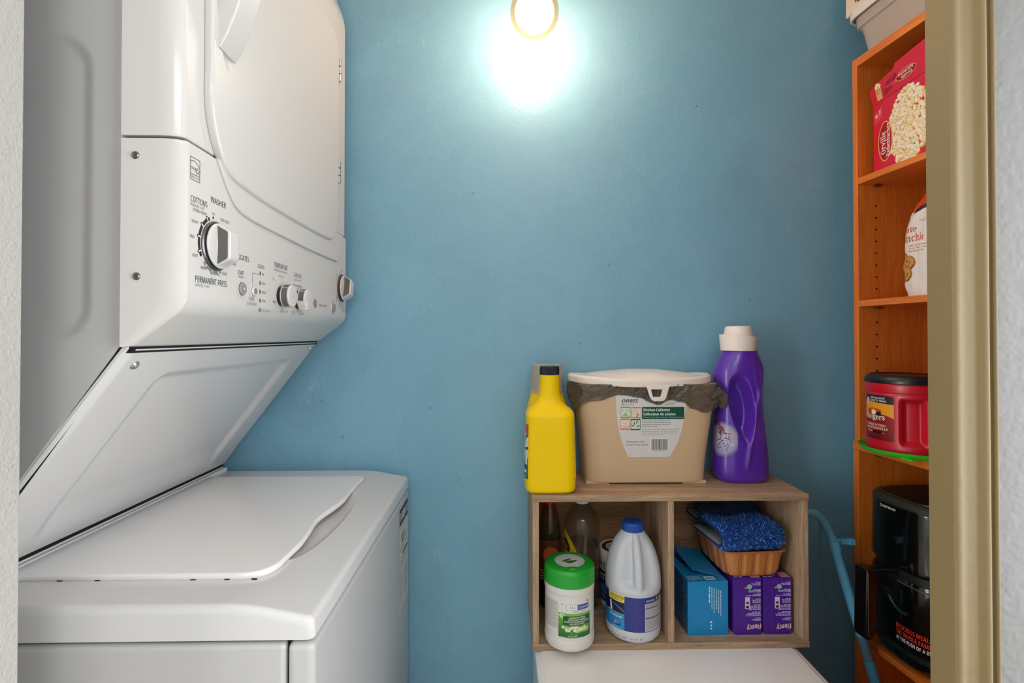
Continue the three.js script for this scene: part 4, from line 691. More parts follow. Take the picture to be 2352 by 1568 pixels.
    txt(c, '90 WIPES / 90 LINGETTES', 620, 668, 32, '#a9d48a', { align: 'center', fit: 320 }); lines(c, 520, 690, 220, 1, 10, 9, '#8cc27a', 4); lines(c, 500, 722, 260, 1, 10, 14, '#cfe6c4', 5); lines(c, 380, 750, 460, 1, 10, 8, '#7db56a', 6);
  });
  part('label', wrap(S, -1.50, 1.22, LOWY + 0.034, LOWY + 0.119, 0.0004, 60, 8), label(lab, 0.4), t);
}
{
  const cx = 0.3185, cz = -1.2240, t = thing('bleach_jug', 'pale grey bleach jug with blue screw cap, moulded handle and dark blue label', 'jug', [cx, LOWY, cz]); inWorld.add(t);
  const R = [[0, 0.052], [0.003, 0.0585], [0.010, 0.0635], [0.022, 0.0655], [0.026, 0.0655], [0.028, 0.0652], [0.07, 0.0652], [0.112, 0.0652], [0.115, 0.0660], [0.120, 0.0663], [0.140, 0.0655], [0.158, 0.0638], [0.174, 0.0608], [0.190, 0.0565], [0.205, 0.0510], [0.218, 0.0445], [0.229, 0.0375], [0.238, 0.0305], [0.2435, 0.0262], [0.246, 0.0240], [0.249, 0.0235]];
  const scoop = (th, h) => { const a = Math.abs(th > Math.PI ? th - 2 * Math.PI : th); return 0.30 * sst(h, 0.122, 0.140) * (1 - sst(h, 0.205, 0.243)) * (1 - sst(a, 0.30, 1.0)); };
  const rows = R.map((r) => [r[0] + LOWY, r[1], r[1], cx, cz, 2]);
  const S = bottleSurface(rows, (p, th, v, y) => { const k = 1 - scoop(th + 0.0, y - LOWY); return [cx + (p[0] - cx) * lerp(1, k, 0.6), p[1], cz + (p[2] - cz) * k]; });
  const jug = phys({ color: 0xcfd3da, roughness: 0.42, clearcoat: 0.1, bumpMap: peelAt(2), bumpScale: 0.0004 });
  part('body', bottleGeo(S, 96, 90), jug, t);
  const hp = [[0.1235, 0.0590], [0.135, 0.0600], [0.150, 0.0595], [0.170, 0.0560], [0.190, 0.0510], [0.208, 0.0440], [0.224, 0.0350], [0.238, 0.0245]];
  const hg = tube(hp.map(([h, r]) => [cx, LOWY + h, cz + r - 0.003]), 0.0105, 40, 16); 
  const foot = new THREE.SphereGeometry(0.0135, 24, 16); foot.scale(1.1, 1.2, 0.7); foot.translate(cx, LOWY + 0.1225, cz + 0.0555);
  part('handle', [hg, foot], jug, t);
  const ribs = solid([[0.2425, 0.0248], [0.2435, 0.0258], [0.2605, 0.0252], [0.2645, 0.0236], [0.2662, 0.0200], [0.2664, 0.0120]].map(([y, r]) => Array.from({ length: 96 }, (_, k) => { const a = k / 96 * 2 * Math.PI, q = r + (y < 0.263 && k % 2 ? -0.0006 : 0); return [cx + q * Math.sin(a), LOWY + y, cz + q * Math.cos(a)]; })), true, true, 0.5);
  part('cap', ribs, phys({ color: 0x0f4aa8, roughness: 0.4, clearcoat: 0.2 }), t);
  const lab = canvas(1280, 560, (c, w, h) => {
    c.fillStyle = '#22307a'; c.fillRect(0, 0, w, h); const g = c.createLinearGradient(0, 0, w, 0); g.addColorStop(0, '#1c2f74'); g.addColorStop(0.55, '#2a3a8c'); g.addColorStop(1, '#1d2a63'); c.fillStyle = g; c.fillRect(0, 0, w, h);
    c.fillStyle = '#e9dc2a'; c.beginPath(); c.moveTo(150, 0); c.lineTo(470, 0); c.lineTo(470, 112); c.lineTo(170, 118); c.fill(); txt(c, 'CONCENTREE', 190, 62, 62, '#1c2560', { bold: true, italic: true, fit: 268 }); lines(c, 230, 78, 210, 2, 16, 9, '#3d4470', 3);
    c.fillStyle = '#121c48'; c.fillRect(0, 124, 470, 176); c.fillStyle = '#e8ecf4'; c.beginPath(); c.moveTo(190, 150); c.lineTo(220, 132); c.lineTo(250, 290); c.lineTo(205, 296); c.fill(); c.strokeStyle = '#c9d4e8'; c.lineWidth = 5; c.beginPath(); c.moveTo(250, 160); c.quadraticCurveTo(360, 190, 460, 250); c.stroke();
    c.fillStyle = '#d9b93a'; c.fillRect(120, 300, 350, 8); c.fillStyle = '#1d8fd2'; c.fillRect(0, 308, 470, 252); txt(c, 'Eau de Javel', 190, 372, 44, '#eef4fa', { bold: true, fit: 236 }); c.fillStyle = '#173a86'; c.fillRect(268, 416, 130, 96); lines(c, 278, 428, 110, 4, 20, 10, '#bcd4ee', 4); c.fillStyle = '#7cc4ea'; lines(c, 240, 530, 200, 2, 14, 7, '#a8d4ee', 5);
    c.fillStyle = '#4a2a86'; c.globalAlpha = 0.35; c.fillRect(600, 120, 180, 440); c.globalAlpha = 1;
    txt(c, 'MULTI-PURPOSE', 812, 70, 34, '#e8ecf6', { bold: true, fit: 160 }); c.fillStyle = '#e0a24a'; c.beginPath(); c.arc(1030, 52, 26, 0, 7); c.fill(); c.fillStyle = '#b8c8e0'; c.fillRect(1096, 30, 36, 44); c.fillRect(1160, 30, 36, 44);
    c.fillStyle = '#c9c6cc'; c.fillRect(790, 98, 320, 452); c.fillRect(1120, 88, 160, 452);
    c.fillStyle = '#333b66'; c.fillRect(800, 168, 300, 18); c.fillRect(800, 330, 300, 18); lines(c, 804, 108, 296, 4, 15, 7, '#666', 6); lines(c, 804, 196, 296, 9, 15, 7, '#777', 7); lines(c, 804, 356, 296, 12, 15, 7, '#777', 8); lines(c, 1130, 100, 140, 28, 15, 7, '#777', 9);
  });
  part('label', wrap(S, -1.62, 1.30, LOWY + 0.031, LOWY + 0.1100, 0.0004, 70, 8), label(lab, 0.35), t);
  const code = canvas(256, 32, (c) => txt(c, 'Y21 31 366 14:21 W1', 4, 24, 24, '#5d6068', { font: 'monospace', fit: 246 }));
  part('date_code', wrap(S, -1.1, 0.15, LOWY + 0.0115, LOWY + 0.0185, 0.0004, 40, 4), printed(code, 0.4), t);
}
const clearPet = (hex, rough = 0.04) => phys({ color: hex, roughness: rough, transmission: 0.96, thickness: 0, ior: 1.45 });
{
  const cx = 0.212, cz = -1.337, t = thing('clear_bottle', 'large clear plastic bottle with a white cap and yellow label behind the wipes canister', 'bottle', [cx, LOWY, cz]); inWorld.add(t);
  const S = bottleSurface([[0, 0.030], [0.004, 0.041], [0.014, 0.046], [0.04, 0.047], [0.12, 0.046], [0.17, 0.0465], [0.20, 0.0475], [0.222, 0.0460], [0.238, 0.0410], [0.252, 0.0330], [0.264, 0.0245], [0.272, 0.0190], [0.278, 0.0170]].map((r) => [r[0] + LOWY, r[1], r[1], cx, cz, 2]));
  part('body', bottleGeo(S, 56, 60), clearPet(0xe2dccb), t);
  const cp = lathe([[0.0005, 0.274], [0.0185, 0.274], [0.0190, 0.276], [0.0188, 0.293], [0.0170, 0.2965], [0.0005, 0.2968]], 40); cp.translate(cx, LOWY, cz); part('cap', cp, M.white, t);
  const lab = canvas(256, 256, (c, w, h) => { c.fillStyle = '#d9bf22'; c.beginPath(); c.moveTo(0, 0); c.quadraticCurveTo(150, 30, 256, 200); c.lineTo(256, 256); c.lineTo(0, 256); c.fill(); c.fillStyle = '#1d2433'; c.beginPath(); c.ellipse(60, 96, 56, 30, 0.5, 0, 7); c.fill(); txt(c, 'PURE', 22, 92, 24, '#d9bf22', { turn: 0.5, bold: true }); lines(c, 20, 160, 190, 5, 16, 7, '#5c4a12', 3); });
  part('label', wrap(S, -1.45, -0.15, LOWY + 0.10, LOWY + 0.212, 0.0005), printed(lab, 0.4), t);
  const liq = lathe([[0.0005, 0.004], [0.038, 0.004], [0.0435, 0.014], [0.0445, 0.04], [0.0438, 0.12], [0.0442, 0.168], [0.0005, 0.168]], 40); liq.translate(cx, LOWY, cz);
  part('liquid', liq, phys({ color: 0xf3efe4, roughness: 0, transmission: 1, thickness: 0.05, ior: 1.33, attenuationColor: new THREE.Color(0.9, 0.88, 0.8), attenuationDistance: 0.4 }), t);
}
{
  const cx = 0.1265, cz = -1.346, t = thing('oil_bottle', 'slim clear bottle of brown liquid with a red cap behind the wipes canister', 'bottle', [cx, LOWY, cz]); inWorld.add(t);
  const S = bottleSurface([[0, 0.024], [0.003, 0.030], [0.012, 0.0325], [0.05, 0.033], [0.14, 0.0325], [0.19, 0.031], [0.222, 0.0275], [0.246, 0.0215], [0.262, 0.0165], [0.272, 0.0145], [0.280, 0.0142]].map((r) => [r[0] + LOWY, r[1], r[1], cx, cz, 2]));
  part('body', bottleGeo(S, 48, 50), clearPet(0xcdb490), t);
  const cp = lathe([[0.0005, 0.268], [0.0165, 0.268], [0.0172, 0.270], [0.0172, 0.289], [0.0158, 0.2925], [0.0005, 0.293]], 36); cp.translate(cx, LOWY, cz); part('cap', cp, std({ color: 0xb3201a, roughness: 0.4 }), t);
  const liq = lathe([[0.0005, 0.004], [0.028, 0.004], [0.0305, 0.014], [0.031, 0.05], [0.0306, 0.14], [0.0290, 0.19], [0.0272, 0.206], [0.0005, 0.206]], 36); liq.translate(cx, LOWY, cz);
  part('liquid', liq, phys({ color: 0xd7a868, roughness: 0, transmission: 1, thickness: 0.05, ior: 1.4, attenuationColor: new THREE.Color(0.45, 0.2, 0.06), attenuationDistance: 0.05 }), t);
  const lab = canvas(256, 256, (c) => { c.fillStyle = '#5b2a18'; c.fillRect(0, 0, 256, 256); c.fillStyle = '#b55a24'; c.beginPath(); c.ellipse(140, 100, 80, 60, 0.4, 0, 7); c.fill(); lines(c, 30, 180, 190, 4, 16, 7, '#d8b98c', 4); });
  part('label', wrap(S, -1.2, 1.2, LOWY + 0.07, LOWY + 0.18, 0.0005), label(lab, 0.4), t);
}
{
  const cx = 0.3120, cz = -1.3420, t = thing('powder_tub', 'round blue and white tub with a white lid tucked behind the bleach jug', 'tub', [cx, LOWY, cz]); inWorld.add(t);
  const S = bottleSurface([[0, 0.044], [0.004, 0.047], [0.012, 0.0485], [0.06, 0.0495], [0.11, 0.0503], [0.138, 0.0508]].map((r) => [r[0] + LOWY, r[1], r[1], cx, cz, 2]));
  part('body', bottleGeo(S, 56, 30), M.white, t);
  const lid = lathe([[0.050, 0.134], [0.0525, 0.134], [0.0530, 0.136], [0.0528, 0.1500], [0.0515, 0.1535], [0.0480, 0.1540], [0.0468, 0.1515], [0.0005, 0.1510]], 56); lid.translate(cx, LOWY, cz); const lm = part('lid', lid, std({ color: 0xe8e0d0, roughness: 0.4 }), t);
  const ring = lathe([[0.035, 0.1513], [0.045, 0.1513], [0.045, 0.1520], [0.035, 0.1520]], 48); ring.translate(cx, LOWY, cz); part('printed_ring', ring, std({ color: 0x1d2733, roughness: 0.5 }), lm);
  const lab = canvas(512, 256, (c, w, h) => { c.fillStyle = '#1c3f86'; c.fillRect(0, 0, w, h); c.fillStyle = '#ded8cc'; c.fillRect(0, 0, w, 70); txt(c, 'FRESH', 40, 58, 56, '#8c2b22', { bold: true }); c.fillStyle = '#0d1d38'; c.fillRect(0, 70, w, 70); txt(c, 'ACTION', 40, 126, 50, '#e6e6e2', { bold: true }); lines(c, 20, 160, 460, 5, 17, 8, '#7fa4d8', 3); });
  part('label', wrap(S, -1.9, 1.5, LOWY + 0.02, LOWY + 0.130, 0.0005), label(lab, 0.4), t);
}
// ================================================================ second compartment
function carton(t, w, h, d, mat, r = 0.0015) { return part('box', box(-w / 2, w / 2, 0, h, -d, 0, r), mat, t); }
{
  const cyan = std({ color: 0x1189c4, roughness: 0.42 }), inner = std({ color: 0xb9b2a2, roughness: 0.8 });
  const t = thing('dryer_sheet_box', 'opened bright blue dryer sheet box with its top flap raised, beside the divider', 'box', [0.4935, LOWY, -1.1985], 0.03);
  const w = 0.0985, h = 0.1275, d = 0.18, k = 0.0012;
  part('front_panel', box(-w / 2, w / 2, 0, h, -k, 0, 0.0005), cyan, t); part('rear_panel', box(-w / 2, w / 2, 0, h, -d, -d + k, 0.0005), cyan, t);
  part('side_panel', box(-w / 2, -w / 2 + k, 0, h, -d + k, -k, 0.0005), cyan, t); part('side_panel', box(w / 2 - k, w / 2, 0, h, -d + k, -k, 0.0005), cyan, t);
  part('base_panel', box(-w / 2 + k, w / 2 - k, 0, k, -d + k, -k, 0.0005), inner, t);
  part('dryer_sheets', box(-w / 2 + 0.006, w / 2 - 0.006, k, 0.098, -d + 0.01, -0.012, 0.006, 0, 3), std({ color: 0xd9d4c8, roughness: 0.9, bumpMap: peelAt(4), bumpScale: 0.002 }), t);
  // top: a strip left along the front, the torn flap lifted
  const strip = shapeOf([[-w / 2, 0], [w / 2, 0], [w / 2, 0.030], [0.034, 0.038], [0.018, 0.042], [0.004, 0.060], [-0.008, 0.058], [-0.016, 0.084], [-0.026, 0.080], [-0.028, 0.13], [-w / 2, 0.14]]);
  part('top_strip', extrude(strip, 0.0012, 0.0003, [0, h - 0.0004, 0], [1, 0, 0], [0, 0, -1]), cyan, t);
  const fl = part('top_flap', extrude(shapeOf([[0, 0.002], [0.078, 0.010], [0.080, 0.10], [0.07, 0.15], [0, 0.155]]), 0.0012, 0.0003, [0, 0, 0], [-1, 0, 0], [0, 0, -1]), cyan, t); fl.position.set(w / 2 - 0.001, h, -0.018); fl.rotation.z = -0.22; fl.rotation.x = 0.03;
  const face = canvas(384, 512, (c, W, H) => { c.fillStyle = '#0f86c2'; c.fillRect(0, 0, W, H); c.strokeStyle = '#0c6fa6'; c.lineWidth = 2; c.beginPath(); c.moveTo(8, 14); c.lineTo(W - 8, 10); c.moveTo(150, 380); c.lineTo(150, 500); c.moveTo(150, 500); c.lineTo(330, 500); c.stroke();
    c.save(); c.translate(208, 38); c.rotate(Math.PI / 2); for (let i = 0; i < 6; i++) lines(c, i * 8, -i * 22 - 2, [300, 400, 440, 380, 420, 455][i], 1, 10, i === 0 ? 11 : 7, '#cfe4f0', 5 + i); c.restore();
    c.fillStyle = '#d8ecf6'; c.fillRect(212, 378, 18, 18); c.fillRect(214, 412, 14, 16); c.beginPath(); c.arc(221, 452, 9, 0, 7); c.fill(); });
  part('print', print([0, h / 2 - 0.001, 0.0004], w - 0.003, h - 0.004), label(face, 0.42), t);
  const sideArt = canvas(512, 384, (c, W, H) => { c.fillStyle = '#0d6ea6'; c.fillRect(0, 0, W, H); c.save(); c.translate(440, 366); c.rotate(-Math.PI / 2); txt(c, 'Snuggle', 4, 4, 120, '#b9d2de', { bold: true, italic: true, fit: 350 }); txt(c, 'Snuggle', 0, 0, 120, '#101c28', { bold: true, italic: true, fit: 350 }); c.restore(); c.fillStyle = '#3d6f8c'; c.beginPath(); c.ellipse(480, 350, 40, 60, 0, 0, 7); c.fill(); lines(c, 30, 300, 220, 3, 26, 10, '#7fb7d6', 3); });
  part('print', print([-w / 2 - 0.0004, h / 2, -d / 2], d - 0.004, h - 0.004, [0, 0, 1]), label(sideArt, 0.42), t);
  const topArt = canvas(256, 128, (c, W, H) => { lines(c, 8, 14, 120, 6, 17, 7, '#bfe0f0', 3); c.fillStyle = '#cfe2ea'; c.fillRect(140, 30, 76, 80); txt(c, '80', 150, 90, 50, '#1a5f8c', { bold: true }); });
  part('print', print([-0.006, h + 0.0012, -0.017], 0.082, 0.028, [1, 0, 0], [0, 0, -1]), printed(topArt, 0.42), t);
}
{
  const violet = std({ color: 0x4c1f93, roughness: 0.42 });
  const face = canvas(320, 640, (c, W, H) => {
    c.fillStyle = '#4d2194'; c.fillRect(0, 0, W, H); c.strokeStyle = '#6a43ab'; c.lineWidth = 3; c.beginPath(); c.moveTo(96, H); c.lineTo(96, 60); c.quadraticCurveTo(98, 34, 130, 32); c.lineTo(W, 28); c.stroke();
    c.save(); c.translate(W / 2, H / 2); c.rotate(Math.PI); c.translate(-W / 2, -H / 2);                   // the carton stands on its head
    c.save(); c.translate(6, 120); c.rotate(-0.16); txt(c, 'Fleecy', 0, 0, 78, '#d04a5c', { bold: true, italic: true, fit: 172 }); txt(c, 'Fleecy', -3, -4, 78, '#e9d3dc', { bold: true, italic: true, fit: 172 }); c.restore();
    for (const [y, n, s] of [[150, 3, 2], [206, 4, 3], [276, 5, 4], [360, 4, 5], [440, 2, 6], [484, 3, 7], [566, 3, 8]]) lines(c, 12, y, 176 - (s % 3) * 34, n, 14, 8, '#cfc2e2', s);
    c.fillStyle = '#d7d0e2'; c.fillRect(136, 290, 56, 138); c.fillStyle = '#2a2036'; c.beginPath(); c.arc(164, 360, 15, 0, 7); c.fill(); c.fillRect(146, 300, 36, 26);
    c.fillStyle = '#8fc3b4'; c.beginPath(); c.arc(140, 548, 30, 0, 7); c.fill(); c.fillStyle = '#c98a6a'; c.beginPath(); c.ellipse(176, 538, 24, 10, -0.3, 0, 7); c.fill(); c.strokeStyle = '#cfc2e2'; c.lineWidth = 4; c.strokeRect(14, 440, 26, 30); c.beginPath(); c.arc(26, 500, 15, 0, 7); c.stroke();
    c.restore();
  });
  const top = canvas(128, 128, (c, W, H) => { c.fillStyle = '#4d2194'; c.fillRect(0, 0, W, H); lines(c, 4, 64, 74, 5, 13, 7, '#d6cbe6', 3); c.fillStyle = '#c8909c'; c.fillRect(84, 80, 44, 48); });
  const one = thing('softener_sheet_box', 'purple dryer sheet box stood upside down, squeezed against the bright blue box', 'box', [0.5905, LOWY, -1.2005], 0.02, 'purple dryer sheet boxes');
  const w = 0.0695, h = 0.1335; carton(one, w, h, 0.175, violet);
  part('print', print([0, h / 2, 0.0004], w - 0.002, h - 0.003), label(face, 0.42), one);
  part('print', print([0, h + 0.0004, -0.04], w - 0.003, 0.075, [1, 0, 0], [0, 0, -1]), label(top, 0.42), one);
  part('tuck_flap', box(-w / 2 + 0.004, w / 2 - 0.004, -0.0005, 0.002, -0.006, 0.0022, 0.0005), violet, one);
  const two = one.clone(); two.name = numbered('softener_sheet_box'); two.position.set(0.6635, LOWY, -1.2015); two.rotation.y = -0.015; scene.add(two);
  tag(two, 'purple dryer sheet box stood upside down, next to the shelf\'s outer side panel', 'box', 'purple dryer sheet boxes');
}
const BOXTOP = LOWY + 0.1335;
{
  const cx = 0.6055, cz = -1.2850, Y = BOXTOP + 0.0012, t = thing('berry_tray', 'ribbed tan plastic tray resting on the purple boxes and holding blue cleaning pads', 'tray', [cx, Y, cz], 0.05);
  const ring = (y, a, b, n, rib) => Array.from({ length: 160 }, (_, i) => { const th = i / 160 * 2 * Math.PI, s = Math.sin(th), c = Math.cos(th), r = Math.pow(Math.pow(Math.abs(s) / a, n) + Math.pow(Math.abs(c) / b, n), -1 / n), x = r * s, z = r * c, f = Math.abs(s) / a > Math.abs(c) / b ? z : x; const w = rib * sst(Math.cos(f / 0.0325 * 2 * Math.PI), 0.1, 0.6); const k = 1 - w / r; return [x * k, y, z * k]; });
  const rings = [ring(0.0005, 0.05, 0.06, 6, 0), ring(0, 0.0625, 0.0745, 6, 0.002), ring(0.003, 0.0655, 0.0775, 7, 0.003), ring(0.013, 0.0685, 0.081, 8, 0.0032), ring(0.055, 0.0755, 0.088, 8, 0.0030), ring(0.0615, 0.0768, 0.0892, 8, 0.0010), ring(0.0625, 0.0805, 0.0930, 8, 0), ring(0.0640, 0.0818, 0.0943, 8, 0), ring(0.0655, 0.0805, 0.0930, 8, 0), ring(0.0655, 0.0770, 0.0895, 8, 0), ring(0.062, 0.0758, 0.0882, 8, 0.0012), ring(0.055, 0.0745, 0.0870, 8, 0.003), ring(0.013, 0.0675, 0.080, 8, 0.003), ring(0.002, 0.0615, 0.0735, 6, 0.002), ring(0.0015, 0.05, 0.06, 6, 0)];
  part('tray', solid(rings, true, true, 0.5), phys({ color: 0xc07a3e, roughness: 0.28, clearcoat: 0.4, clearcoatRoughness: 0.12 }), t);
}
{
  // chenille pads: two soft layers folded over, with pile
  const pad = (name, text, W, Dp, th, pos, turn, dip, tone, light, n) => {
    const t = thing(name, text, 'cleaning pad', pos, turn, 'blue chenille pads in the tan tray');
    const fold = (u) => { // profile in (y, z): lower layer forward, round the front, upper layer back
      const L = Dp, R = th * 0.62; if (u < 0.38) return [R - 0.0, lerp(-L, 0, u / 0.38) , -1]; if (u < 0.62) { const a = (u - 0.38) / 0.24 * Math.PI; return [R - R * Math.cos(a) + 0, R * Math.sin(a), 0]; } return [2 * R, lerp(0, -L * 0.92, (u - 0.62) / 0.38), 1]; };
    const mid = (s, u) => { const x = lerp(-W / 2, W / 2, s), R = th * 0.62; let y, z; if (u < 0.38) { y = 0; z = lerp(-Dp, 0, u / 0.38); } else if (u < 0.62) { const a = (u - 0.38) / 0.24 * Math.PI; y = R - R * Math.cos(a); z = R * Math.sin(a); } else { y = 2 * R; z = lerp(0, -Dp * 0.92, (u - 0.62) / 0.38); } y *= 1 - dip * Math.exp(-(((x + W * 0.12) / (W * 0.16)) ** 2)); return [x, y + th * 0.38, z]; };
    const P = (s, u, o) => { const e = 0.004, a = mid(s, Math.max(0, u - e)), b = mid(s, Math.min(1, u + e)), ty = b[1] - a[1], tz = b[2] - a[2], l = Math.hypot(ty, tz) || 1, p = mid(s, u), edge = 1 - Math.pow(Math.abs(s * 2 - 1), 14); return [p[0], p[1] - tz / l * o * (0.4 + 0.6 * edge), p[2] + ty / l * o * (0.4 + 0.6 * edge)]; };
    const outer = grid((s, u) => P(s, u, th * 0.30), 60, 60), innr = grid((s, u) => P(s, u, -th * 0.16), 60, 60, undefined, true);
    const e0 = grid((a, u) => P(0, u, lerp(-th * 0.16, th * 0.30, a)), 3, 60), e1 = grid((a, u) => P(1, u, lerp(th * 0.30, -th * 0.16, a)), 3, 60);
    part('backing', innr, std({ color: 0x9aa3a6, roughness: 0.9 }), t);
    part('pad', [outer, e0, e1], std({ color: tone, roughness: 0.95, bumpMap: peelAt(8), bumpScale: 0.003 }), t);
    const tuft = new THREE.ConeGeometry(0.0011, 0.0085, 5, 1); tuft.translate(0, 0.0030, 0);
    const im = new THREE.InstancedMesh(tuft, std({ color: 0xffffff, roughness: 0.9 }), n), m = new THREE.Matrix4(), q = new THREE.Quaternion(), up = new THREE.Vector3(0, 1, 0), sc = new THREE.Vector3();
    for (let i = 0; i < n; i++) { const row = Math.floor(rnd() * 26), s = clamp((row + 0.5 + (rnd() - 0.5) * 0.55) / 26, 0.01, 0.99), u = 0.30 + 0.68 * rnd(), a = P(s, u, th * 0.29), b = P(s, u, th * 0.40), d = new THREE.Vector3(b[0] - a[0], b[1] - a[1], b[2] - a[2]).normalize(); d.x += (rnd() - 0.5) * 1.1; d.y += (rnd() - 0.5) * 1.1; d.z += (rnd() - 0.5) * 1.1; d.normalize(); q.setFromUnitVectors(up, d); const k = 0.65 + 0.7 * rnd(); m.compose(new THREE.Vector3(...a), q, sc.set(k, k, k)); im.setMatrixAt(i, m); im.setColorAt(i, new THREE.Color(rnd() < 0.22 ? light : tone).multiplyScalar(0.75 + 0.5 * rnd())); }
    im.name = 'pile'; im.userData.kind = 'stuff'; im.castShadow = im.receiveShadow = true; t.add(im);
    return t;
  };
  pad('chenille_pad', 'bright blue chenille pad folded over the front rim of the tan tray', 0.158, 0.12, 0.028, [0.6000, BOXTOP + 0.0675, -1.2155], 0.10, 0.22, 0x1450a8, 0x6fa0dc, 5200);
  pad('chenille_pad', 'dark navy chenille pad lying at the back of the tan tray', 0.150, 0.06, 0.034, [0.5850, BOXTOP + 0.0900, -1.3200], 0.04, 0.15, 0x0b2c4e, 0x1c4a70, 2600);
}

// ================================================================ blue mop pole between the cube shelf and the bookcase
{
  const t = thing('mop_pole', 'light blue plastic pole with a hooked top, hanging by a string beside the bookcase', 'pole', [0.95, 0, -1.17]); inWorld.add(t);
  const blue = phys({ color: 0x6ab6da, roughness: 0.35, clearcoat: 0.2 });
  const hook = [[0.762, 0.8515, -1.255], [0.790, 0.8490, -1.258], [0.812, 0.8320, -1.260], [0.832, 0.8000, -1.262], [0.8455, 0.7650, -1.263], [0.8520, 0.7400, -1.264]];
  part('hook', tube(hook, 0.0105, 40, 14), blue, t);
  const pole = [[0.8480, 0.7530, -1.2635], [0.8800, 0.6450, -1.262], [0.9075, 0.5430, -1.256]], low = [[0.9075, 0.5430, -1.256], [0.9130, 0.5160, -1.253], [0.9205, 0.4850, -1.249]], foot = [[0.9205, 0.4850, -1.249], [0.9700, 0.2300, -1.215], [1.010, 0.012, -1.185]];
  part('pole', tube(pole, 0.0122, 30, 16), blue, t);
  part('sleeve', tube(low, 0.0118, 12, 16), phys({ color: 0x5e8593, roughness: 0.4 }), t);
  part('pole', tube(foot, 0.0125, 30, 16), phys({ color: 0x58aad2, roughness: 0.35, clearcoat: 0.2 }), t);
  const collar = new THREE.CylinderGeometry(0.0142, 0.0142, 0.028, 24); collar.rotateZ(0.28); collar.translate(0.8455, 0.7660, -1.2635);
  part('collar', collar, blue, t);
  part('clip', [box(0.855, 0.8850, 0.7690, 0.7820, -1.2690, -1.2580, 0.002), box(0.8790, 0.8955, 0.7680, 0.7830, -1.2705, -1.2560, 0.002)], phys({ color: 0x58a8d2, roughness: 0.3 }), t);
}
{
  const t = thing('string', 'thin pale green string dangling loose in front of the blue wall', 'string', [0.85, 0.86, -1.31]); inWorld.add(t);
  const m = std({ color: 0x5f9aa0, roughness: 0.8 });
  part('strand', tube([[0.768, 0.862, -1.26], [0.800, 0.846, -1.285], [0.824, 0.832, -1.30], [0.8375, 0.795, -1.305], [0.8395, 0.74, -1.31], [0.8440, 0.68, -1.31], [0.8465, 0.652, -1.31], [0.870, 0.605, -1.312], [0.895, 0.565, -1.314], [0.916, 0.545, -1.316]], 0.0011, 80, 6), m, t);
  part('strand', tube([[0.800, 0.846, -1.285], [0.8285, 0.826, -1.303], [0.8340, 0.78, -1.308], [0.8370, 0.72, -1.312], [0.8450, 0.655, -1.312], [0.8540, 0.618, -1.312], [0.8640, 0.592, -1.312]], 0.0009, 60, 6), m, t);
}

// ================================================================ two stacked brown bookcases, built in their own axes:
// x runs from the open front to the back, z from the far end towards the doorway
const SH = { x: 0.9535, z: -1.34, turn: 4.47 * D };
const onShelf = (lx, y, lz) => [SH.x + lx * Math.cos(SH.turn) + lz * Math.sin(SH.turn), y, SH.z - lx * Math.sin(SH.turn) + lz * Math.cos(SH.turn)];
const teak = woodTex([248, 146, 58], [198, 96, 26], 71, 0.5), teakMat = phys({ map: teak, roughness: 0.38, clearcoat: 0.15, clearcoatRoughness: 0.3 });
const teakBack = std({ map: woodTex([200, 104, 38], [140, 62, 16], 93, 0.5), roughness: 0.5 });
const WID = 0.62, DEP = 0.285, TH = 0.0165;
function bookcase(name, text, y0, y1, shelves, lid) {
  const t = thing(name, text, 'bookcase', onShelf(0, y0, 0), SH.turn), h = y1 - y0, f = lid ? 0.003 : 0;
  const sideTop = lid ? h - 0.0205 : h;
  part('side_panel', box(-f, DEP, 0, sideTop, -f * 0.6, TH, 0.001, 1), teakMat, t);
  part('side_panel', box(-f, DEP, 0, sideTop, WID - TH, WID, 0.001, 1), teakMat, t);
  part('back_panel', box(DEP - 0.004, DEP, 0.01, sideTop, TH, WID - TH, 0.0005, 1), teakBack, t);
  if (lid) part('top_panel', box(-0.0035, DEP, h - 0.0200, h, -0.003, WID + 0.003, 0.001, 2), teakMat, t);
  else { part('top_panel', box(0, DEP - 0.004, h - 0.0225, h - 0.0005, TH, WID - TH, 0.001, 2), teakMat, t); }
  for (const y of shelves) part('shelf', box(0.0005, DEP - 0.004, y - y0 - 0.0165, y - y0, TH + 0.0005, WID - TH - 0.0005, 0.001, 2), teakMat, t);
  return t;
}
const hole = std({ color: 0x1c0e06, roughness: 0.9 }), pin = std({ color: 0x6d5a42, roughness: 0.4, metalness: 0.6 });
const low = bookcase('bookcase', 'brown wood-grain bookcase underneath, holding the black air fryer', 0, 1.0140, [0.5033, 0.06], true);
const up = bookcase('bookcase', 'upper brown wood-grain bookcase holding the popcorn box, flour bag and coffee tub', 1.0145, 2.0468, [1.7221, 1.3934], false);
const holeAt = (t, y0, y) => { const g = new THREE.CylinderGeometry(0.0026, 0.0026, 0.0012, 12); g.rotateX(Math.PI / 2); g.translate(0.052, y - y0, TH + 0.0001); part('pin_hole', g, hole, t); };
for (let k = 0; k < 8; k++) holeAt(up, 1.0145, 1.6490 - k * 0.0320); for (let k = 0; k < 5; k++) holeAt(up, 1.0145, 1.3350 - k * 0.0325);
const pinAt = (t, y0, y) => part('shelf_pin', box(0.045, 0.062, y - y0 - 0.022, y - y0 - 0.0170, TH, TH + 0.010, 0.001), pin, t);
pinAt(up, 1.0145, 1.7221); pinAt(up, 1.0145, 1.3934); pinAt(low, 0, 0.9985);

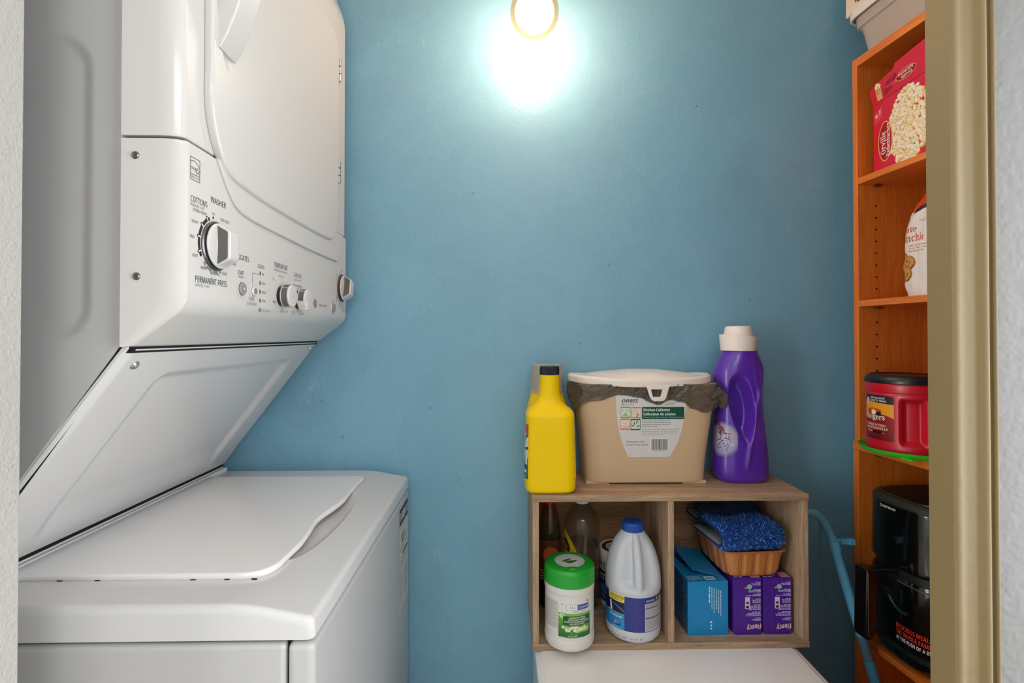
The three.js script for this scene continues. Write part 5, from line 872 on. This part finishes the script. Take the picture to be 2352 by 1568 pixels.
// --- clear storage tub on top, with a cream box and a cardboard piece
{
  const cl = phys({ color: 0xf2e4d6, roughness: 0.22, transmission: 0.6, thickness: 0, ior: 1.45 });
  const t = thing('storage_tub', 'translucent plastic storage tub with a pale snap lid on top of the bookcase', 'tub', onShelf(0, 2.0472, 0), SH.turn);
  const ring = (y, g, r) => roundPoly([[0.022 - g, 0.020 - g, r], [0.245 + g, 0.020 - g, r], [0.245 + g, 0.300 + g, r], [0.022 - g, 0.300 + g, r]], 6).map(([x, z]) => [x, y, z]);
  part('tub', solid([ring(0.0005, -0.004, 0.02), ring(0.004, 0, 0.024), ring(0.070, 0.0105, 0.028), ring(0.078, 0.0125, 0.03), ring(0.0795, 0.0195, 0.032), ring(0.084, 0.0215, 0.034), ring(0.110, 0.024, 0.036), ring(0.112, 0.027, 0.036), ring(0.1125, 0.0215, 0.034), ring(0.085, 0.0185, 0.03), ring(0.070, 0.0085, 0.028), ring(0.006, -0.002, 0.022), ring(0.003, -0.005, 0.02)], true, true, 0.5), cl, t);
  part('lid', solid([ring(0.106, 0.0275, 0.036), ring(0.104, 0.0325, 0.04), ring(0.106, 0.0345, 0.042), ring(0.128, 0.0345, 0.042), ring(0.131, 0.032, 0.04), ring(0.132, 0.02, 0.036), ring(0.128, 0.012, 0.03)], false, true, 0.5), phys({ color: 0xeee2d8, roughness: 0.25 }), t);
  for (const z of [0.075, 0.085]) part('rib', box(0.004, 0.008, 0.081, 0.110, z - 0.0012, z + 0.0012, 0.0006), cl, t);
  const b = thing('cream_carton', 'cream cardboard carton with brown print sitting on the tub lid', 'box', onShelf(0.004, 2.0472 + 0.1325, -0.026), SH.turn);
  part('box', box(0, 0.19, 0, 0.10, 0, 0.21, 0.0015), std({ color: 0xf0dcc4, roughness: 0.6 }), b);
  const art = canvas(256, 128, (c) => { c.strokeStyle = '#9a5b38'; c.lineWidth = 5; c.strokeRect(38, 10, 190, 92); txt(c, 'L', 44, 112, 40, '#7d4a30', { bold: true }); lines(c, 60, 30, 150, 4, 17, 8, '#b07f5c', 3); });
  part('print', print([-0.0004, 0.053, 0.105], 0.20, 0.09, [0, 0, 1]), printed(art, 0.6), b);
  const k = thing('cardboard_sheet', 'folded brown cardboard sheet inside the translucent storage tub', 'cardboard', onShelf(0.040, 2.0472 + 0.0225, 0.085), SH.turn);
  part('sheet', box(0, 0.19, 0.0, 0.004, 0, 0.19, 0.001), std({ color: 0xb07a46, roughness: 0.8 }), k).rotation.x = -0.10;
  part('flap', box(0, 0.003, 0.004, 0.05, 0.005, 0.19, 0.001), std({ color: 0xa8703c, roughness: 0.8 }), k).rotation.x = -0.10;
}
// --- popcorn carton
{
  const y = 1.7224, t = thing('popcorn_box', 'red microwave popcorn box with a heap of popcorn pictured, top flap standing open', 'box', onShelf(0.030, y, 0.0365), SH.turn - 8 * D);
  const red = std({ color: 0xdd2740, roughness: 0.32 }), W = 0.225, Hh = 0.1865, Dp = 0.075;
  part('box', box(0, Dp, 0, Hh, 0, W, 0.0015), red, t);
  const flapS = shapeOf([[0, 0], [W, 0], [W, 0.068], [0.155, 0.0665], [0.098, 0.0640], [0.088, 0.0535], [0.05, 0.0500], [0.024, 0.0460], [-0.003, 0.0385]]);
  const fl = part('top_flap', extrude(flapS, 0.0012, 0.0003, [0, 0, 0], [0, 0, 1], [0, 1, 0]), red, t); fl.position.set(0, Hh, 0); fl.rotation.z = 0.20;
  const art = canvas(1024, 848, (c, w, h) => {
    c.fillStyle = '#dd2740'; c.fillRect(0, 0, w, h);
    c.fillStyle = '#e2485a'; c.beginPath(); c.moveTo(18, 110); c.lineTo(150, 60); c.lineTo(150, 190); c.lineTo(10, 250); c.fill(); txt(c, '6', 74, 170, 70, '#f2e6d8', { bold: true, turn: -1.57 }); lines(c, 96, 90, 30, 5, 14, 7, '#f0d8cc', 3);
    let q = 31; const r = () => { q = (q * 16807) % 2147483647; return q / 2147483647; };
    const blobs = []; for (let k = 0; k < 760; k++) { const a = r() * 7, d = Math.sqrt(r()); const x = 560 + d * 300 * Math.cos(a), y2 = 450 + d * 430 * Math.sin(a); blobs.push([x, y2]); } blobs.sort((a, b) => a[1] - b[1]);
    for (const [x, y2] of blobs) { const s = 16 + 14 * r(); c.fillStyle = ['#c98a34', '#d9a04a'][k2(r)]; c.beginPath(); c.arc(x + 3, y2 + 7, s, 0, 7); c.fill(); c.fillStyle = ['#f3d7a0', '#f8e6c2', '#efc882', '#fbf0d8', '#e9b868'][Math.floor(r() * 5)]; c.beginPath(); c.arc(x, y2, s, 0, 7); c.fill(); c.fillStyle = 'rgba(255,248,230,0.75)'; c.beginPath(); c.arc(x - s * 0.25, y2 - s * 0.3, s * 0.5, 0, 7); c.fill(); }
    function k2(f) { return f() < 0.5 ? 0 : 1; }
    c.save(); c.translate(196, 500); c.rotate(-Math.PI / 2); c.fillStyle = '#f0c06c'; c.beginPath(); c.ellipse(0, 0, 236, 118, 0, 0, 7); c.fill(); c.fillStyle = '#b3122a'; c.beginPath(); c.ellipse(0, 0, 224, 106, 0, 0, 7); c.fill();
    txt(c, 'Orville', -150, 2, 108, '#f6ead6', { bold: true, font: 'serif', fit: 270 }); txt(c, 'Redenbacher', -196, 78, 88, '#f6ead6', { bold: true, font: 'serif', fit: 396 }); c.restore();
  });
  part('print', print([-0.0005, Hh / 2, W / 2], W - 0.002, Hh - 0.002, [0, 0, 1]), label(art, 0.22), t);
  const fa = canvas(512, 160, (c, w, h) => {
    c.fillStyle = '#e8b46c'; c.fillRect(40, 62, 46, 92); c.fillStyle = '#f6e6c8'; for (const [x, y2] of [[50, 56], [66, 46], [78, 58], [58, 44]]) { c.beginPath(); c.arc(x, y2, 12, 0, 7); c.fill(); } c.strokeStyle = '#8c5a2c'; c.lineWidth = 3; c.strokeRect(52, 84, 22, 24);
    c.save(); c.translate(160, 92); c.rotate(Math.PI); txt(c, 'TOP SAC', -60, -4, 22, '#ef7d86', { bold: true }); lines(c, -60, 6, 100, 3, 14, 8, '#8e1a2a', 3); c.restore(); lines(c, 100, 104, 84, 3, 15, 9, '#9c1d30', 4);
    c.save(); c.translate(286, 92); c.rotate(Math.PI - 0.06); c.strokeStyle = '#f0c06c'; c.lineWidth = 4; c.fillStyle = '#a5142a'; c.beginPath(); c.ellipse(0, 0, 78, 30, 0, 0, 7); c.fill(); c.stroke(); txt(c, 'Orville', -44, -2, 26, '#f6ead6', { bold: true, font: 'serif', fit: 86 }); txt(c, 'Redenbacher', -58, 20, 22, '#f6ead6', { bold: true, font: 'serif', fit: 116 }); c.restore();
  });
  const fp = part('print', print([-0.0019, 0.030, W / 2], W - 0.006, 0.058, [0, 0, 1]), printed(fa, 0.25), t); fp.position.set(0, Hh, 0); fp.rotation.z = 0.20;
}
{
  const t = thing('snack_carton', 'pale brown carton with a jagged open top, mostly hidden behind the red popcorn box', 'box', onShelf(0.150, 1.7224, 0.150), SH.turn);
  const m = std({ color: 0xc89a66, roughness: 0.6 });
  part('box', box(0, 0.09, 0, 0.225, 0, 0.16, 0.0015), m, t);
  for (let k = 0; k < 6; k++) { const g = new THREE.CapsuleGeometry(0.0075, 0.02, 6, 12); g.rotateZ(0.5 * (rnd() - 0.5)); g.translate(0.02 + 0.01 * rnd(), 0.235 + 0.006 * rnd(), 0.008 + k * 0.025); part('wafer', g, std({ color: 0xd9b283, roughness: 0.6 }), t); }
}
// --- flour bag
{
  const t = thing('flour_bag', 'white paper flour bag with an orange folded top and cookies pictured', 'bag', onShelf(0.085, 1.3936, 0.205), SH.turn + 0.10);
  const tab = noiseTable(64, 41), hb = 0.064, ha = 0.086;             // half sizes: x is depth, z is width
  const fn = (u, v) => {
    const th = u * 2 * Math.PI, h = v * 0.300, top = sst(h, 0.18, 0.300), a = lerp(lerp(0.9, 1, sst(h, 0, 0.03)), 1.0, 0) * ha * (1 - 0.46 * sst(h, 0.13, 0.30)), b = hb * lerp(0.94, 1, sst(h, 0, 0.03)) * (1 - 0.86 * top), n = lerp(5, 3, top);
    const s = Math.sin(th), c = Math.cos(th), r = Math.pow(Math.pow(Math.abs(s) / b, n) + Math.pow(Math.abs(c) / a, n), -1 / n);
    const w = (tile(tab, 64, u * 64, v * 8) - 0.5) * 0.007 * (1 - 0.5 * top) + (tile(tab, 64, u * 128, v * 20) - 0.5) * 0.003;
    return [(r + w) * s, h, (r + w) * c];
  };
  // the print: u runs round the bag, v up; the face towards the room is u = 0.75
  const art = canvas(1536, 768, (c, w, h) => {
    c.fillStyle = '#e9dfd6'; c.fillRect(0, 0, w, h); c.fillStyle = '#dc4a22'; c.beginPath(); c.moveTo(0, 0); c.lineTo(w, 0); c.lineTo(w, 250); c.lineTo(1180, 170); c.lineTo(1000, 250); c.lineTo(0, 230); c.fill();
    c.save(); c.translate(1010, 236); c.rotate(-0.35); c.fillStyle = '#2a211c'; c.fillRect(-40, -16, 90, 32); c.restore();
    txt(c, 'tout usage', 1030, 318, 26, '#c9512d', { fit: 120 }); txt(c, 'toute', 900, 372, 50, '#c9512d', { font: 'serif', bold: true, fit: 110 }); txt(c, 'blanchie', 880, 430, 62, '#c9512d', { font: 'serif', bold: true, fit: 190 }); lines(c, 960, 452, 200, 3, 17, 8, '#cf9b86', 4);
    for (const [x, y2, s] of [[912, 530, 42], [960, 560, 46], [900, 600, 44], [942, 630, 44], [894, 668, 38]]) { c.fillStyle = '#a86a2c'; c.beginPath(); c.arc(x, y2, s, 0, 7); c.fill(); c.fillStyle = '#cf934c'; c.beginPath(); c.arc(x - 4, y2 - 4, s * 0.86, 0, 7); c.fill(); c.fillStyle = '#3f2412'; for (let k = 0; k < 6; k++) c.fillRect(x - s * 0.6 + k * s * 0.22, y2 - s * 0.4 + ((k * 37) % 50) / 50 * s, 9, 9); }
    lines(c, 1150, 520, 150, 14, 16, 7, '#5a514c', 6); c.strokeStyle = '#4c4440'; c.lineWidth = 3; c.strokeRect(1140, 510, 180, 250);
  });
  part('bag', bottleFrom(fn), std({ map: art, roughness: 0.45 }), t);
  part('folded_top', box(-0.012, 0.012, 0.284, 0.304, -0.044, 0.044, 0.004, 0, 3), std({ color: 0xdc4a22, roughness: 0.45 }), t);
  function bottleFrom(f) { const g = grid(f, 96, 60), n = g.attributes.normal; for (let j = 0; j <= 60; j++) { const a = j * 97, b = a + 96, v = new THREE.Vector3(n.getX(a) + n.getX(b), n.getY(a) + n.getY(b), n.getZ(a) + n.getZ(b)).normalize(); n.setXYZ(a, v.x, v.y, v.z); n.setXYZ(b, v.x, v.y, v.z); } return g; }
}
// --- coffee tub on a green lid
{
  const c0 = [0.028, 0.138];
  const g = thing('green_lid', 'bright green plastic lid lying flat under the red coffee tub', 'lid', onShelf(c0[0] - 0.002, 1.0148, c0[1]), SH.turn);
  part('disc', lathe([[0.0005, 0.0005], [0.088, 0.0005], [0.0945, 0.002], [0.0985, 0.006], [0.1025, 0.0125], [0.1035, 0.0145], [0.1015, 0.0145], [0.097, 0.0085], [0.092, 0.0045], [0.0005, 0.0040]], 72), phys({ color: 0x3fcf2b, roughness: 0.35, clearcoat: 0.2 }), g);
  part('tab', box(-0.075, -0.060, -0.0002, 0.004, 0.050, 0.085, 0.0015), phys({ color: 0x3fcf2b, roughness: 0.35 }), g);
  const t = thing('coffee_tub', 'red plastic ground coffee tub with a black lid and moulded side grip', 'tub', onShelf(c0[0], 1.0196, c0[1]), SH.turn);
  // angle towards the camera in the tub's own axes
  const wx = onShelf(c0[0], 0, c0[1]), A = Math.atan2(-wx[0], -wx[2]) - SH.turn;
  const near = (th, a) => { let d = (th - a) % (2 * Math.PI); if (d > Math.PI) d -= 2 * Math.PI; if (d < -Math.PI) d += 2 * Math.PI; return d; };
  const ga = A + 0.10;
  const S = bottleSurface([[0, 0.082], [0.002, 0.086], [0.008, 0.0882], [0.02, 0.0888], [0.06, 0.0888], [0.12, 0.0885], [0.139, 0.0880], [0.1425, 0.0862], [0.1455, 0.0878], [0.155, 0.0885], [0.162, 0.0878], [0.168, 0.0860], [0.172, 0.0855]].map((r) => [r[0], r[1], r[1], 0, 0, 2]), (p, th, v, y) => {
    let k = 0; for (const q of [ga, ga + Math.PI]) { const d = Math.abs(near(th, q)); k = Math.max(k, (1 - sst(d, 0.20, 0.30)) * sst(y, 0.022, 0.034) * (1 - sst(y, 0.120, 0.134))); }
    const f = 1 - 0.20 * k; return [p[0] * f, p[1], p[2] * f];
  });
  part('body', bottleGeo(S, 160, 90), phys({ color: 0xc8142a, roughness: 0.34, clearcoat: 0.2, clearcoatRoughness: 0.2 }), t);
  part('lid', lathe([[0.0865, 0.166], [0.0895, 0.166], [0.0905, 0.168], [0.0895, 0.1740], [0.0880, 0.1765], [0.0868, 0.1800], [0.0820, 0.1850], [0.0790, 0.1855], [0.0770, 0.1830], [0.0005, 0.1825]], 72), phys({ color: 0x17181a, roughness: 0.35, clearcoat: 0.2 }), t);
  const lab = canvas(512, 768, (c, w, h) => {
    const rr = (x, y, W, H, r) => { c.beginPath(); c.moveTo(x + r, y); c.lineTo(x + W - r, y); c.quadraticCurveTo(x + W, y, x + W, y + r); c.lineTo(x + W, y + H - r); c.quadraticCurveTo(x + W, y + H, x + W - r, y + H); c.lineTo(x + r, y + H); c.quadraticCurveTo(x, y + H, x, y + H - r); c.lineTo(x, y + r); c.quadraticCurveTo(x, y, x + r, y); c.closePath(); };
    rr(0, 0, w, h, 36); c.clip(); const g2 = c.createLinearGradient(0, 0, 0, h); g2.addColorStop(0, '#b8261c'); g2.addColorStop(0.7, '#8e1812'); g2.addColorStop(1, '#6e1310'); c.fillStyle = g2; c.fillRect(0, 0, w, h);
    c.fillStyle = '#eda024'; c.beginPath(); c.moveTo(0, 110); c.lineTo(w, 130); c.lineTo(w, 380); c.quadraticCurveTo(300, 250, 0, 400); c.fill();
    c.fillStyle = '#1c2038'; c.beginPath(); c.moveTo(0, 0); c.lineTo(w, 0); c.lineTo(w, 140); c.lineTo(0, 110); c.fill(); txt(c, 'CAFE AU GOUT', 120, 62, 44, '#efe9dc', { bold: true, fit: 268 }); txt(c, 'RICHE ET FRANC', 124, 108, 42, '#efe9dc', { bold: true, fit: 290 }); c.fillStyle = '#d9d6cc'; c.beginPath(); c.ellipse(58, 110, 40, 62, 0, 0, 7); c.fill(); c.strokeStyle = '#6b6a66'; c.lineWidth = 5; c.beginPath(); c.ellipse(58, 110, 30, 50, 0, 0, 7); c.stroke(); txt(c, '100%', 32, 122, 26, '#444');
    c.fillStyle = '#a63a1c'; c.beginPath(); c.moveTo(70, 260); c.quadraticCurveTo(200, 190, 330, 260); c.lineTo(330, 380); c.lineTo(70, 380); c.fill(); c.fillStyle = '#ffe9a0'; c.beginPath(); c.arc(196, 300, 44, 0, 7); c.fill(); c.strokeStyle = '#f6c348'; c.lineWidth = 6; for (let k = 0; k < 9; k++) { const a = Math.PI + k / 8 * Math.PI; c.beginPath(); c.moveTo(196 + 46 * Math.cos(a), 300 + 46 * Math.sin(a)); c.lineTo(196 + 92 * Math.cos(a), 300 + 74 * Math.sin(a)); c.stroke(); } c.fillStyle = '#2b2330'; c.beginPath(); c.moveTo(236, 300); c.quadraticCurveTo(300, 250, 332, 320); c.lineTo(332, 380); c.lineTo(260, 360); c.fill();
    txt(c, 'Folgers', 34, 428, 124, '#3a1712', { bold: true, font: 'serif', fit: 362 }); txt(c, 'Folgers', 28, 420, 124, '#f4efe4', { bold: true, font: 'serif', fit: 362 });
    txt(c, 'TORREFACTION', 26, 534, 54, '#efd9c8', { bold: true, font: 'serif', fit: 372 }); txt(c, 'TRADITIONNELLE', 20, 590, 54, '#efd9c8', { bold: true, font: 'serif', fit: 412 });
    c.fillStyle = '#e07d2c'; c.fillRect(64, 612, 48, 34); c.fillStyle = '#ef5f32'; c.fillRect(120, 612, 50, 38); c.fillStyle = '#2c1512'; c.fillRect(176, 618, 160, 40); lines(c, 350, 634, 50, 1, 10, 14, '#d9a08c', 3); txt(c, 'FIN', 140, 700, 30, '#3c1210', { bold: true }); txt(c, 'Fin mouture', 80, 746, 30, '#3c1210', { bold: true, fit: 200 });
  });
  part('label', wrap(S, ga - 1.30, ga - 0.42, 0.030, 0.136, 0.0005, 40, 12), printed(lab, 0.35), t);
}
// --- black air fryer
{
  const c0 = [0.1150, 0.1270], t = thing('air_fryer', 'glossy black air fryer with chrome trim lines, basket handle and red lettering', 'air fryer', onShelf(c0[0], 0.5040, c0[1]), SH.turn);
  const n = 3.6, gloss = phys({ color: 0x070a09, roughness: 0.16, clearcoat: 0.8, clearcoatRoughness: 0.05 }), matt = std({ color: 0x141512, roughness: 0.5 }), chrome = std({ color: 0xb9b4aa, roughness: 0.25, metalness: 0.9 });
  const SU = bottleSurface([[0.232, 0.1195, 0.1035], [0.236, 0.1225, 0.1060], [0.25, 0.1235, 0.1068], [0.33, 0.1225, 0.1058], [0.378, 0.1210, 0.1045], [0.382, 0.1190, 0.1025]].map((r) => [r[0], r[1], r[2], 0, 0, n]));
  part('body', bottleGeo(SU, 120, 40), gloss, t);
  const topR = (y, k) => Array.from({ length: 120 }, (_, i) => { const th = i / 120 * 2 * Math.PI, s = Math.sin(th), c = Math.cos(th), r = Math.pow(Math.pow(Math.abs(s) / (0.1210 * k), n) + Math.pow(Math.abs(c) / (0.1045 * k), n), -1 / n); return [r * s, y, r * c]; });
  part('rim', solid([topR(0.380, 0.985), topR(0.382, 1.0), topR(0.390, 0.995), topR(0.3925, 0.975), topR(0.3955, 0.955), topR(0.3975, 0.925), topR(0.3985, 0.88), topR(0.3975, 0.86)], true, true, 0.5), std({ color: 0x2b2a22, roughness: 0.6 }), t);
  part('top_disc', solid([topR(0.3965, 0.86), topR(0.399, 0.855), topR(0.401, 0.80), topR(0.402, 0.4)], true, true, 0.5), matt, t);
  part('trim_line', solid([topR(0.3972, 0.872), topR(0.3992, 0.872), topR(0.3992, 0.862), topR(0.3972, 0.862)], false, false, 0.5), chrome, t);
  const SL = bottleSurface([[0.001, 0.100, 0.085], [0.008, 0.111, 0.094], [0.02, 0.1165, 0.0995], [0.05, 0.1205, 0.1035], [0.12, 0.1225, 0.1058], [0.19, 0.1230, 0.1065], [0.206, 0.1225, 0.1060], [0.212, 0.1205, 0.1040]].map((r) => [r[0], r[1], r[2], 0, 0, n]));
  const bk = part('basket', bottleGeo(SL, 120, 50), gloss, t);
  const SM = bottleSurface([[0.211, 0.1165, 0.1005], [0.2325, 0.1165, 0.1005]].map((r) => [r[0], r[1], r[2], 0, 0, n])); part('waist', bottleGeo(SM, 100, 4), matt, t);
  const ledge = Array.from({ length: 46 }, (_, i) => i / 45).map((k) => lerp(-Math.PI / 2 - 0.95, -Math.PI / 2 + 0.95, k));
  const band = (y0, y1, o) => grid((u, v) => { const a = lerp(ledge[0], ledge[45], u), p = SL(a, SL.v(lerp(y0, y1, v))), l = Math.hypot(p[0], p[2]); return [p[0] * (1 + o / l), p[1], p[2] * (1 + o / l)]; }, 60, 2);
  part('seam_line', band(0.2015, 0.2050, 0.0006), std({ color: 0x2f4a48, roughness: 0.3 }), bk);
  part('foot_band', band(0.034, 0.048, 0.0008), std({ color: 0x16231f, roughness: 0.45 }), bk);
  // upright chrome lines
  for (const z of [-0.0880, 0.0880]) { const a = Math.atan2(-0.1, z), f = (y) => { let lo = -Math.PI, hi = 0; for (let k = 0; k < 40; k++) { const m = (lo + hi) / 2, p = SU(m, SU.v(y)); (p[2] > z) === (z > -99) && p[2] > z ? (hi = m) : (lo = m); } return SU((lo + hi) / 2, SU.v(y)); }; const y0 = 0.240, y1 = 0.378, p0 = f(y0), p1 = f(y1); part('trim_line', tube([[p0[0], y0, p0[2]], [(p0[0] + p1[0]) / 2 - 0.0005, (y0 + y1) / 2, (p0[2] + p1[2]) / 2], [p1[0], y1, p1[2]]], 0.0013, 12, 8), chrome, t); }
  // handle: upright bar on a curved bracket
  const hx = -0.205, bar = roundPoly([[hx, 0.232, 0.003], [hx + 0.034, 0.232, 0.010], [hx + 0.028, 0.090, 0.010], [hx + 0.012, 0.062, 0.012], [hx - 0.003, 0.064, 0.012]]);
  const handle = part('handle', [extrude(shapeOf(bar), 0.042, 0.006, [0, 0, -0.026], [1, 0, 0], [0, 1, 0], 4), extrude(shapeOf(roundPoly([[hx + 0.02, 0.230], [-0.118, 0.230], [-0.118, 0.150, 0.01], [-0.126, 0.150, 0.006], [-0.138, 0.182, 0.02], [hx + 0.028, 0.196, 0.01]])), 0.030, 0.004, [0, 0, -0.020], [1, 0, 0], [0, 1, 0], 3)], phys({ color: 0x0b0e0c, roughness: 0.28, clearcoat: 0.5 }), bk);
  part('edge_line', box(hx + 0.002, hx + 0.0032, 0.075, 0.226, 0.0145, 0.0165, 0.0004), chrome, handle);
  const guard = grid((u, v) => { const a = Math.PI * (0.95 + 0.75 * u); return [-0.1245 - 0.004 * v, 0.170 + 0.036 * Math.sin(a), 0.022 + 0.030 * Math.cos(a)]; }, 24, 1);
  part('guard', tube(Array.from({ length: 9 }, (_, i) => { const a = Math.PI * (1.02 + 0.62 * i / 8); return [-0.1275, 0.178 + 0.042 * Math.sin(a), 0.030 + 0.040 * Math.cos(a)]; }), 0.0042, 24, 8), std({ color: 0x1c2c2a, roughness: 0.35 }), bk);
  // lettering
  const facing = (S, z0, z1, y0, y1) => { const ang = (z) => { let lo = -Math.PI * 0.98, hi = -0.02; for (let k = 0; k < 40; k++) { const m = (lo + hi) / 2; S(m, S.v((y0 + y1) / 2))[2] > z ? (hi = m) : (lo = m); } return (lo + hi) / 2; }; return wrap(S, ang(z0), ang(z1), y0, y1, 0.0004, 30, 6); };
  const mark = canvas(512, 96, (c) => txt(c, 'CHEFMAN', 8, 78, 84, '#d8d4ca', { bold: true, fit: 496 }));
  part('lettering', facing(SU, -0.0410, 0.0080, 0.3650, 0.3742), printed(mark, 0.4), t);
  const say = canvas(1024, 256, (c) => { txt(c, 'DELICIOUS MEALS FOR', 4, 74, 84, '#e2392b', { bold: true, fit: 1000 }); txt(c, 'THE WHOLE FAMILY', 4, 156, 84, '#e2392b', { bold: true, fit: 880 }); txt(c, 'AT THE PUSH OF A BUTTON', 4, 230, 70, '#dcdad4', { bold: true, fit: 1010 }); });
  part('lettering', facing(SL, 0.0060, 0.0960, 0.058, 0.104), printed(say, 0.4), bk);
}

renderer.render(scene, camera);
